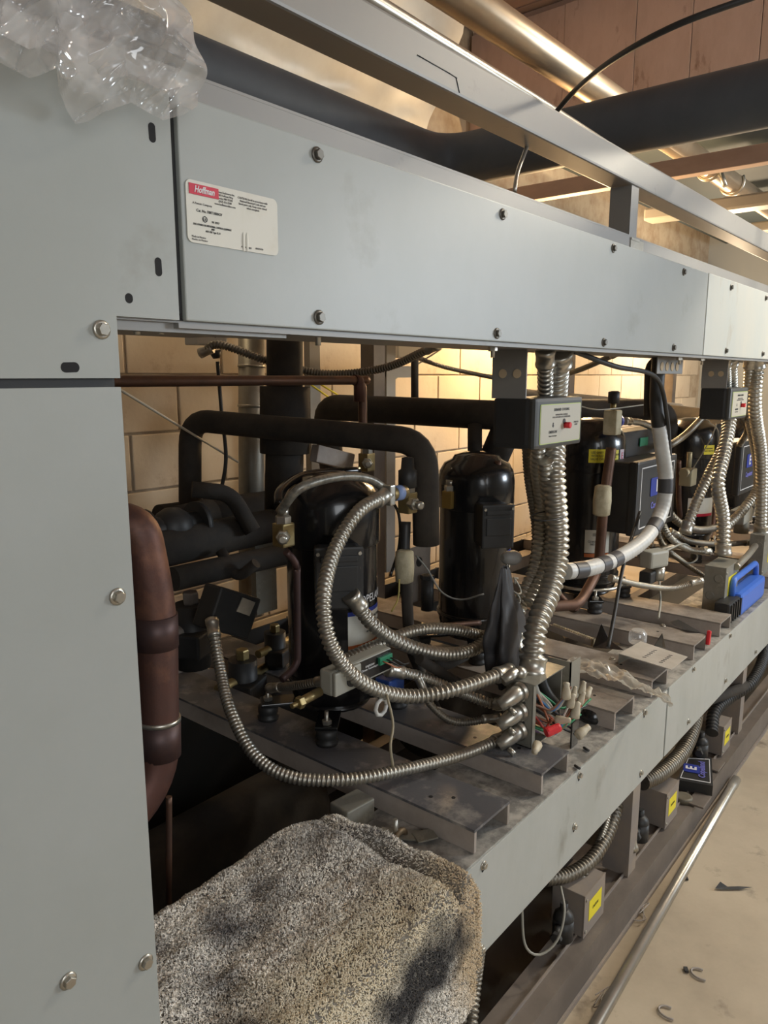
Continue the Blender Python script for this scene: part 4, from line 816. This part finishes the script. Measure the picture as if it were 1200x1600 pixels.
def bigbag(layer=0):
    b = B(); nu, nv = 150, 80; vs = []; fs = []
    bx_ = [-90, 0, 45, 62, 88, 92, 104, 118, 138, 160, 205, 232, 256, 262, 300, 333]; by_ = [95, 98, 122, 118, 106, 140, 172, 194, 190, 176, 160, 176, 188, 187, 178, 165]
    if layer: by_ = [y-45 for y in by_]
    for i in range(nu+1):
        u = i/nu; x = -90+423*u
        for j in range(nv+1):
            v = j/nv; yt = -70; y = yt+(lerp1(bx_, by_, x)-yt)*v
            xx = x-max(0, (.32-v))*90*max(0, u-.75)*2
            f1 = noise.noise(Vector((x*.007+y*.004, y*.006-x*.002, 1.7+layer*5))); f2 = abs(noise.noise(Vector((x*.009-y*.010, y*.005+x*.004, 5+layer)))); f3 = abs(noise.noise(Vector((x*.020+y*.022, y*.006-x*.008, 9+layer))))
            dep = -.010-.06*abs(f1)-.05*(.5-f2)-.014*(.5-f3)-.012*layer
            xx += max(0, u-.8)*5*(-60+45*math.sin(max(0, min(1, (y+10)/150))*math.pi*.62)+6*math.sin(y*.07))
            vs.append(at(xx, y, dep))
    for i in range(nu):
        for j in range(nv): a = i*(nv+1)+j; fs.append((a, a+1, a+nv+2, a+nv+1))
    return b.add(vs, fs, True)
t = T('plastic_bag', 'crumpled clear plastic bag draped over the top left corner of cabinet', 'bag', at(150, 190, -.02))
O('film', bigbag(0), FILM, t); O('inner_film', bigbag(1), FILM, t)
def smallbag():
    b = B(); nu, nv = 60, 18; vs = []; fs = []
    for i in range(nu+1):
        u = i/nu
        for j in range(nv+1):
            v = j/nv-.5; cx_ = 878+170*u; cy_ = 1042+62*u-14*math.sin(u*3.1); wd = 26*math.sin(min(1, u*1.15+.12)*math.pi*.86)+3
            p = az(cx_+v*wd*.5, cy_+v*wd, .622-.03*max(0, u-.55)); p.z += .010+.016*noise.noise(Vector((u*9, v*4, 0)))+.008*noise.noise(Vector((u*25, v*11, 4))); vs.append(p)
    for i in range(nu):
        for j in range(nv): a = i*(nv+1)+j; fs.append((a, a+nv+1, a+nv+2, a+1))
    return b.add(vs, fs, True)
FILM2 = film_mat('milky_film', (.88, .84, .74), .58)
tag(O('parts_bag', smallbag(), FILM2), 'flattened clear parts bag lying across third and fourth channel ends', 'bag')
# shelf bracket with stud, box beside
p = az(622, 1312, .556); t = T('stud_clamp', 'bent metal clamp with upright threaded stud on the shelf', 'clamp', p)
O('plate', B().box(p+Vector((.01, 0, .006)), (.075, .03, .003), rotm(rz=-.9, ry=.1)).box(p+Vector((.035, -.035, .005)), (.04, .03, .003), rotm(rz=-.5)), BOXM, t)
O('saddle', B().tube([p+Vector((.015*math.cos(a_), -.004, .012*math.sin(a_)+.006)) for a_ in [k*math.pi/8 for k in range(9)]], [.006]*9, 8), mat('rusty', (.25, .19, .12), .5, .6, (.12, .09, .06), 60), t)
O('stud', B().cyl(p+Vector((-.005, 0, .0)), p+Vector((-.008, 0, .045)), .0042, 8), ZINC, t)
a = az(548, 1285, .553); tag(O('small_box', B().box(a+Vector((.005, .0, .022)), (.07, .05, .044), rotm(rz=-.1), .003), BOXM), 'small grey box behind the towel on the shelf edge', 'box')
for k, (px_, py_) in enumerate(((912, 1168), (898, 1196), (1000, 1160))): 
    if k < 2: tag(O('debris_chip', B().cyl(az(px_, py_, .557), az(px_+8, py_+5, .557), .003, 6), INK), ('longer', 'shorter')[k]+' dark pin lying on shelf below the wire nuts', 'debris')
# black rubber dome + capacitor near nut
p = az(912, 1148, .556)+Vector((.09, .02, 0)); tag(O('rubber_dome', B().lathe([(.03, 0), (.032, .008), (.026, .028), (.012, .036), (0, .037)], p, seg=18), BLACK), 'glossy black rubber dome between second and third channels', 'cap')
# louvred radiator between channels
t = T('filter_grille', 'ribbed cream filter wedged between third and fourth channels', 'filter', az(910, 1005, .57))
pa = az(862, 985, .57); pb = az(928, 1010, .57); d_ = (pb-pa)
O('frame', B().prism([pa, pb, pb+Vector((0, 0, .02)), pa+Vector((0, 0, .02))], (.0, .03, 0)), CHAN, t)
for k in range(24):
    p = pa.lerp(pb, (k+.5)/24); O('rib', B().box(p+Vector((0, -.004, .012)), (.003, .01, .026), rotm(rz=math.atan2(d_.y, d_.x))), mat('cream_rib', (.42, .33, .2), .6), t)
for k, (pts_, lab) in enumerate((([(927, 1012), (940, 975), (952, 1000), (975, 1016)], 'nearer'), ([(1022, 1010), (1035, 990), (1040, 1012)], 'farther'))):
    tag(O('guard_fin', B().prism([az(x_, y_, .60 if i_ in (0, len(pts_)-1) else .615)+Vector((0, 0, .0)) for i_, (x_, y_) in enumerate(pts_)], (.002, .002, 0)), BLACK), lab+' black pointed fin between the third and fourth channels', 'fin', 'black fins between the channels')
# clear plastic bottle
p = az(996, 1004, .60); tag(O('clear_jar', B().lathe([(.024, 0), (.026, .004), (.026, .03), (.020, .036), (.019, .04)], p, seg=16), FILM), 'small clear plastic jar behind the slotted plate', 'jar')
# red clamp
p = at(1110, 1000, .0); t = tag(O('red_clip', B().box(p+Vector((0, .006, .006)), (.014, .012, .045), rotm(ry=.15), .004), REDP), 'small red clip at the end of the fourth channel', 'clip')
tag(O('rag_scrap', B().add([az(1045, 972, .603), az(1060, 968, .606), az(1078, 978, .603), az(1095, 988, .603), az(1075, 985, .608), az(1055, 978, .606)], [(0, 1, 5), (1, 2, 4, 5), (2, 3, 4)], True), BLACKM), 'dark torn scrap lying on the fourth channel', 'scrap')
for k, (px_, py_) in enumerate(((942, 1042), (957, 1030), (961, 1047), (1036, 978))):
    p = az(px_, py_, .6005); tag(O('bolt_head', B().lathe([(.009, 0), (.009, .001), (.006, .002)], p, seg=12).hexa(p, p+Vector((0, 0, .006)), .006), ZINC), ('left bolt by the third channel flange', 'back bolt by the third channel flange', 'front bolt by the third channel flange', 'lone washer and bolt on the fourth channel')[k], 'bolt', 'bolts on the channel tops')
# blue tool with handle
t = T('blue_tool', 'blue handled tool with black body standing on shelf by channel', 'tool', az(1165, 960, .556))
xa = at(1147, 950, .02).x; xb = at(1189, 950, .02).x; za = .556
O('body', B().bx(xa+.06, xb, .012, .075, za, za+.085, .016), BLUEP, t); O('grip', B().bx(xa-.06, xa+.07, .018, .07, za+.004, za+.075, .008), BLACKM, t)
for k in range(5): O('rib', B().bx(xa-.05+.028*k, xa-.042+.028*k, .013, .019, za+.008, za+.07), BLACKM, t)
hz = za+.075; O('handle', bent_b([(xa+.06, .045, hz-.02), (xa+.055, .045, hz+.055), (xb-.03, .045, hz+.06), (xb-.015, .045, hz-.02)], .011, .03, 12), BLUEP, t)

# ================================================================== towel
def towel_pt(u, v):
    # u: along x, v: 0 back edge .. 1 shelf front edge .. beyond hangs
    x = .40+.53*u; yb = .268+.03*math.sin(u*3)-.05*max(0, .25-u); L = yb+.052
    s = v*1.62*L/.9*.9
    top = .560
    thick = .042*min(1, (1.0-u)*7+.25)+.012*noise.noise(Vector((u*3, v*3, 0)))
    ridge = (.024*math.exp(-((u-.955)/.028)**2)-.036*math.exp(-((u-.895)/.018)**2))*min(1, .25+v*2)+.010*math.exp(-((u-.80)/.09)**2)
    if v <= 1:
        y = yb-L*v; z = top+thick+ridge; e = min(1, v*8); z = top+(z-top)*math.sin(e*math.pi/2); 
        z += .006*max(0, v-.6)/.4
    else:
        h = (v-1)*L*1.0; a = min(1, h/.05)
        y = -.056-.008*math.sin(a*math.pi/2)-.012*noise.noise(Vector((u*5, v*2, 3)))*min(1, h*8); z = top+thick*(1-a*.25)+ridge*(1-a)+.006-h*.96
    z += .006*noise.noise(Vector((u*9, v*9, 2)))+.003*noise.noise(Vector((u*24, v*24, 7)))
    x += .02*noise.noise(Vector((v*3, 2, 2)))+(.0 if v < 1 else .035*(v-1)*(1 if u > .6 else -1)*0)
    return Vector((x, y, z))
def towel():
    import numpy as np
    nu, nv = 90, 90; vmax = lambda u: 1.04+(.62+.10*math.sin(u*9+1))*min(1, max(0, u-.05)/.45) if u < .97 else 1.45
    vs = []; fs = []
    for i in range(nu+1):
        u = i/nu
        for j in range(nv+1): vs.append(towel_pt(u, vmax(u)*j/nv))
    for i in range(nu):
        for j in range(nv): a = i*(nv+1)+j; fs.append((a, a+nv+1, a+nv+2, a+1))
    # rolled side: close down to the shelf at both x ends and back edge
    n0 = len(vs)
    for j in range(nv+1):
        p = vs[nu*(nv+1)+j]; v = vmax(1)*j/nv; vs.append(Vector((p.x+.012, p.y+.0, (.556 if v < 1 else p.z))) if v < 1 else Vector((p.x+.004, p.y+.03, p.z)))
    for j in range(nv): a = nu*(nv+1)+j; fs.append((a, n0+j, n0+j+1, a+1))
    return B().add(vs, fs, True), vs, fs
tb_, tvs, tfs = towel()
TOWC = mat('towel_base', (.30, .27, .22), .95, 0, (.13, .12, .11), 9, .42, .62, sheen=.3)
tw = T('towel', 'dirty grey and cream terry towel draped over the shelf front corner', 'towel', (.66, .1, .556))
O('cloth', tb_, TOWC, tw)
TUFT = bpy.data.materials.new('towel_tuft'); TUFT.use_nodes = True
nt = TUFT.node_tree; N_ = nt.nodes; L_ = nt.links; pb_ = N_['Principled BSDF']; pb_.inputs['Roughness'].default_value = .95
tc = N_.new('ShaderNodeTexCoord'); n1 = N_.new('ShaderNodeTexNoise'); n1.inputs['Scale'].default_value = 8; n1.inputs['Detail'].default_value = 5; L_.new(tc.outputs['Object'], n1.inputs['Vector'])
n2 = N_.new('ShaderNodeTexNoise'); n2.inputs['Scale'].default_value = 220; n2.inputs['Detail'].default_value = 1; L_.new(tc.outputs['Object'], n2.inputs['Vector'])
r1 = N_.new('ShaderNodeValToRGB'); r1.color_ramp.elements[0].position = .30; r1.color_ramp.elements[0].color = (.27, .255, .24, 1); r1.color_ramp.elements[1].position = .52; r1.color_ramp.elements[1].color = (.96, .91, .82, 1); L_.new(n1.outputs[0], r1.inputs[0])
mx_ = N_.new('ShaderNodeMix'); mx_.data_type = 'RGBA'; mx_.blend_type = 'MULTIPLY'; mx_.inputs[0].default_value = 1; r2 = N_.new('ShaderNodeMapRange'); r2.inputs[1].default_value = .35; r2.inputs[2].default_value = .6; r2.inputs[3].default_value = .50; r2.inputs[4].default_value = 1.3
L_.new(n2.outputs[0], r2.inputs[0]); cmb = N_.new('ShaderNodeCombineColor'); [L_.new(r2.outputs[0], cmb.inputs[k]) for k in range(3)]
L_.new(r1.outputs[0], mx_.inputs[6]); L_.new(cmb.outputs[0], mx_.inputs[7]); 
def stain_and_light(col, center, rad, src, soft=.35, stretch=(1, 1, 1)):
    mp = N_.new('ShaderNodeMapping'); mp.inputs['Location'].default_value = [-center[k]*stretch[k] for k in range(3)]; mp.inputs['Scale'].default_value = stretch; L_.new(tc.outputs['Object'], mp.inputs[0])
    ln = N_.new('ShaderNodeVectorMath'); ln.operation = 'LENGTH'; L_.new(mp.outputs[0], ln.inputs[0])
    nn = N_.new('ShaderNodeTexNoise'); nn.inputs['Scale'].default_value = 22; nn.inputs['Detail'].default_value = 5; L_.new(tc.outputs['Object'], nn.inputs['Vector'])
    ad = N_.new('ShaderNodeMath'); ad.operation = 'MULTIPLY_ADD'; ad.inputs[1].default_value = .09; L_.new(nn.outputs[0], ad.inputs[0]); L_.new(ln.outputs['Value'], ad.inputs[2])
    rr = N_.new('ShaderNodeMapRange'); rr.inputs[1].default_value = rad+.045; rr.inputs[2].default_value = (rad+.045)*(1+soft); rr.inputs[3].default_value = 1; rr.inputs[4].default_value = 0; L_.new(ad.outputs[0], rr.inputs[0])
    m = N_.new('ShaderNodeMix'); m.data_type = 'RGBA'; L_.new(rr.outputs[0], m.inputs[0]); L_.new(src, m.inputs[6]); m.inputs[7].default_value = (*col, 1); return m.outputs[2]
# soot and grease marks, and the lit crease painted cream, in the towel's coordinates
ORG = Vector(((min(v.x for v in tvs)+max(v.x for v in tvs))/2, (min(v.y for v in tvs)+max(v.y for v in tvs))/2, min(v.z for v in tvs)))
def W_(x, y, z): return tuple(Vector((x, y, z))-ORG)
src_ = stain_and_light((.92, .82, .62), W_(.66, -.05, .60), .035, mx_.outputs[2], 1.0, (.22, 1, 1))  # light on the front crease, put into the colour
src_ = stain_and_light((.78, .63, .43), W_(.925, -.06, .52), .050, src_, .5, (1, 1, .5))
src_ = stain_and_light((.075, .07, .068), W_(.775, -.07, .525), .035, src_, .45, (.5, .8, .9))
src_ = stain_and_light((.12, .11, .11), W_(.60, .16, .60), .006, src_, 1.0)
src_ = stain_and_light((.14, .13, .13), W_(.47, .0, .60), .010, src_, 1.0)
L_.new(src_, pb_.inputs['Base Color'])
def tufts():
    rnd = random.Random(3); b = B(); vs = []; fs = []
    F = tfs
    for k in range(75000):
        f = F[rnd.randrange(len(F))]; a, c = rnd.random(), rnd.random()
        A, Bq, C_, D = (tvs[i] for i in f); p = A.lerp(Bq, a).lerp(D.lerp(C_, a), c); n = (Bq-A).cross(D-A)
        if n.length < 1e-12: continue
        n.normalize()
        if n.z < -.2 or (abs(n.z) < .3 and n.y > 0): n = -n
        dr = Vector((rnd.uniform(-1, 1), rnd.uniform(-1, 1), rnd.uniform(-1, 1))); dr = (dr-n*dr.dot(n)).normalized(); h = rnd.uniform(.003, .0055); w2 = .0008
        sd = n.cross(dr)*w2; i = len(vs); tip = p+dr*h*rnd.uniform(.5, 1.2)+n*h*.75; mid = p+dr*h*.3+n*h*.8
        vs += [p-sd, p+sd, mid+sd, mid-sd, tip]; fs += [(i, i+1, i+2, i+3), (i+3, i+2, i+4)]
    b.v = [tuple(v) for v in vs]; b.f = fs; b.sm = [False]*len(fs); return b
o = O('terry_pile', tufts(), TUFT, tw); o['kind'] = 'stuff'

# ================================================================== below the shelf
G = 'junction boxes on the rack base'
jbox(893, 913, 942, 1401, 1461, az(913, 1461, .101).y, 'lower junction box with yellow label nearest, under the fascia', dep=.08, text='CAUTION', group=G, knob=False, m=RUST)
jbox(1015, 1041, 1058, 1241, 1290, az(1041, 1290, .101).y, 'lower junction box with yellow label left of the upside cover', dep=.08, text='CAUTION', group=G, knob=False, m=RUST)
jbox(1110, 1130, 1141, 1136, 1176, az(1130, 1176, .101).y, 'lower junction box with yellow label farthest, by the last post', dep=.08, text='CAUTION', group=G, knob=False, m=RUST)
pipe('corrugated_hose', [at(720, 1620, .12), at(735, 1540, .12), at(748, 1490, .14), at(760, 1400, .16)], .016, FLEXD, 'x')
bpy.data.objects.remove(bpy.data.objects['corrugated_hose'])
def lowz(l): return [az(*p) for p in l]
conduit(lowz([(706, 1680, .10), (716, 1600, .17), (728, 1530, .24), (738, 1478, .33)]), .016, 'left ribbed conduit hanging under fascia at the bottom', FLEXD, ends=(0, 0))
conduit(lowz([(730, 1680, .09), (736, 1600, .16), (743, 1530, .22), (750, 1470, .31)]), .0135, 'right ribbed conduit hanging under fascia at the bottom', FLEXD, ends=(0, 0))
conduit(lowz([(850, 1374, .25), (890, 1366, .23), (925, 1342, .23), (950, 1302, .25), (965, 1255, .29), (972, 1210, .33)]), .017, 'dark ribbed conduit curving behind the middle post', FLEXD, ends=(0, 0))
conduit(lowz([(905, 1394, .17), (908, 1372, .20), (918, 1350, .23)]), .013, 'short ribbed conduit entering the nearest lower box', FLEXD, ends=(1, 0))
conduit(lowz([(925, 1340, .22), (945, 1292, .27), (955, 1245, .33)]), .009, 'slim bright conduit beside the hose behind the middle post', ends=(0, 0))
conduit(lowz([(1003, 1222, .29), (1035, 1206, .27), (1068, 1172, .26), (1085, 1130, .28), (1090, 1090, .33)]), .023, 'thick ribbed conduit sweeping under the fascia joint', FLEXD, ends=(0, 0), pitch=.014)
conduit(lowz([(1112, 1145, .20), (1117, 1112, .24), (1140, 1090, .25), (1172, 1068, .27), (1192, 1030, .30), (1196, 985, .34)]), .021, 'thick dark hose looping beyond the last post', BLACKM, ends=(0, 0))
foam([tuple(v) for v in lowz([(1090, 1100, .30), (1130, 1086, .28), (1165, 1072, .27)])], .018, 'black hose running level under the far fascia', .03, px=False)
pipe('grey_wire', lowz([(815, 1410, .30), (820, 1475, .20), (842, 1492, .17), (870, 1470, .19), (882, 1425, .24), (876, 1385, .27)]), .0028, GREYP, 'thin grey wire loop hanging below the fascia', 'wire')
conduit(lowz([(985, 1228, .32), (978, 1270, .25), (988, 1322, .16)]), .012, 'short dark tube beside the middle post', BLACKM, ends=(0, 1))
p = Vector((1.99, .15, .095)); 
# lower compressors/fittings clusters in shadow
for k, (px_, py_, lab) in enumerate(((880, 1440, 'dark round fitting cluster left of the nearest lower box'), (1000, 1290, 'dark elbow fitting left of the second lower box'), (1095, 1165, 'dark fitting cluster left of the farthest lower box'))):
    p = az(px_, py_, .17); t = T('oil_regulator', lab, 'fitting', p, 'dark fittings in shadow on the rack base'); FIT = BLACKM
    O('body', B().cyl(p+Vector((0, 0, -.04)), p+Vector((0, 0, .01)), .024, 18).ball(p+Vector((0, 0, .01)), .024).cyl(p+Vector((0, 0, .01)), p+Vector((0, 0, .05)), .009), FIT, t); O('port', B().cyl(p+Vector((-.02, 0, 0)), p+Vector((-.055, -.01, 0)), .009).hexa(p+Vector((-.05, -.01, 0)), p+Vector((-.062, -.012, 0)), .013), FIT, t)
O('lower_deck', B().bx(.35, XE, .06, .95, .030, .034), mat('dark_panel', (.035, .033, .03)), rack)
# black terminal cover lying on the rail
t = T('terminal_cover', 'black terminal cover with blue logo lying face up on base rail', 'cover', az(1095, 1205, .12))
z_ = .135; A_ = az(1073, 1182, z_); B_ = az(1112, 1184, z_); C_ = az(1114, 1228, z_); D_ = az(1058, 1218, z_)
O('shell', B().prism([A_-Vector((0, 0, .035)), B_-Vector((0, 0, .035)), C_-Vector((0, 0, .035)), D_-Vector((0, 0, .035))], (0, 0, .035)), BLACKM, t)
def edge_in(k): c_ = (A_+B_+C_+D_)/4; return [p.lerp(c_, k) for p in (A_, B_, C_, D_)]
E1 = edge_in(.14); E2 = edge_in(.19); b_ = B(); up = Vector((0, 0, .0012))
b_.add([p+up for p in E1+E2], [(i, (i+1) % 4, (i+1) % 4+4, i+4) for i in range(4)]); O('white_border', b_, WINK, t)
cx_ = A_.lerp(D_, .5).lerp(B_.lerp(C_, .5), .32)+up; xd = (B_-C_).normalized(); ud = (A_-B_).normalized()
O('logo_patch', plate(.055, .05, .001, cx_, xd, Vector((0, 0, 1)).cross(xd), .008), BINK, t)
lettering('E', .045, cx_+Vector((0, 0, .002)), xd, Vector((0, 0, 1)).cross(xd), WINK, t, bold=.03)
c3_ = A_.lerp(D_, .5).lerp(B_.lerp(C_, .5), .66)+up
lettering('Copeland', .028, c3_+Vector((0, 0, .001)), xd, Vector((0, 0, 1)).cross(xd), LINK, t, bold=.03)
p = az(1068, 1245, .108); tag(O('round_cap', B().lathe([(.026, -.012), (.027, 0), (.024, .004), (.018, .003), (0, .003)], p, seg=22), mat('olive', (.16, .14, .10), .5)), 'round olive metal cap lying on the base rail', 'cap')
p = az(1100, 1215, .03)
for k, (px_, py_) in enumerate(((1106, 1250), (1128, 1195))):
    tag(O('rail_plate', B().box(az(px_, py_, .1)+Vector((-.02, .02, .001)), (.08, .05, .006), None, .002), RAIL), ('nearer', 'farther')[k]+' dark flat plate lying on base rail by the black cover', 'plate', 'flat plates on the base rail')  # thin flat boxes in the rail's own steel colour
# conduit lying on the floor
pa = az(925, 1612, .016); pb = az(1150, 1218, .016); dr = (pb-pa).normalized()
t = T('floor_conduit', 'long galvanised tube lying on the concrete beside the rack', 'tube', pa)
O('tube', B().lathe([(.0115, -.5), (.0135, -.5), (.0135, (pb-pa).length-.07), (.0155, (pb-pa).length-.06), (.0155, (pb-pa).length), (.012, (pb-pa).length)], pa, dr, 18), STEEL, t)
# floor debris
for k, (px_, py_, s_, lab) in enumerate(((1130, 1390, 'leaf', 'black torn tape scrap on the floor'), (1045, 1582, 'ring', 'curled metal strip on floor near the bottom edge'), (1095, 1522, 'ring', 'small curled chip in the middle of the floor'), (1072, 1515, 'bit', 'tiny brown chip left of the curled chip'), (930, 1560, 'tangle', 'dusty wire scrap against the base rail'), (1000, 1430, 'tangle', 'thin wood shavings beside the base rail'), (1072, 1372, 'bit', 'dark crumb beside the galvanised tube'))):
    p = az(px_, py_, .004)
    if s_ == 'leaf': b_ = B().add([p+Vector(q)*.6 for q in ((-.02, .03, .004), (.02, .02, .02), (.03, -.01, .003), (.06, -.05, .006), (.10, -.10, .003), (.05, -.06, .0), (.0, .0, .0))], [(0, 6, 2, 1), (2, 6, 5, 3), (3, 5, 4)])
    elif s_ == 'ring': b_ = smooth_tube([p+Vector((.016*math.cos(a_), .022*math.sin(a_), .0)) for a_ in [q*.55 for q in range(8)]], .0025, .006, 6)
    elif s_ == 'bit': b_ = B().box(p, (.014, .009, .005), rotm(rz=.6))
    else: b_ = smooth_tube([p+Vector((random.uniform(-.04, .05), random.uniform(-.02, .02), random.uniform(0, .012))) for q in range(7)], .0014, .006, 5)
    tag(O('floor_debris', b_, INK if s_ in ('leaf', 'bit') else CHAN), lab, 'debris')

# plates and brackets between the compressors
a = at(639, 857, .62); b = at(672, 932, .62); t = tag(O('mount_panel', B().bx(a.x, b.x, .62, .623, b.z, a.z, .001), CHAN), 'brown steel plate with a round hole right of the taped joint', 'plate')
O('hole', B().lathe([(.014, 0), (.014, .001)], at(655, 878, .6195), (0, -1, 0), 16), INK, t)
p = at(668, 905, .58); tag(O('service_valve', B().cyl(p, p+Vector((0, 0, -.09)), .018).hexa(p, p+Vector((0, 0, .012)), .021), BLACKM), 'black capped tube hanging before the brown steel plate', 'valve')
p = az(884, 1166, .556); tag(O('black_bracket', B().bx(p.x, p.x+.035, .05, .054, .553, .615, .002), BLACK), 'small black bracket standing under the wire nuts', 'bracket')
for k, (x0_, y0_, x1_, y1_) in enumerate(((652, 86, 698, 112), (698, 112, 714, 122))):
    p = at(x0_, y0_, .1995); q = at(x1_, y1_, .1995); O('scratch', B().cyl(p, q, .0009, 6), INK, rack)
O('scratch', B().cyl(at(713, 122, .1995), at(718, 145, .1995), .0009, 6), INK, rack)
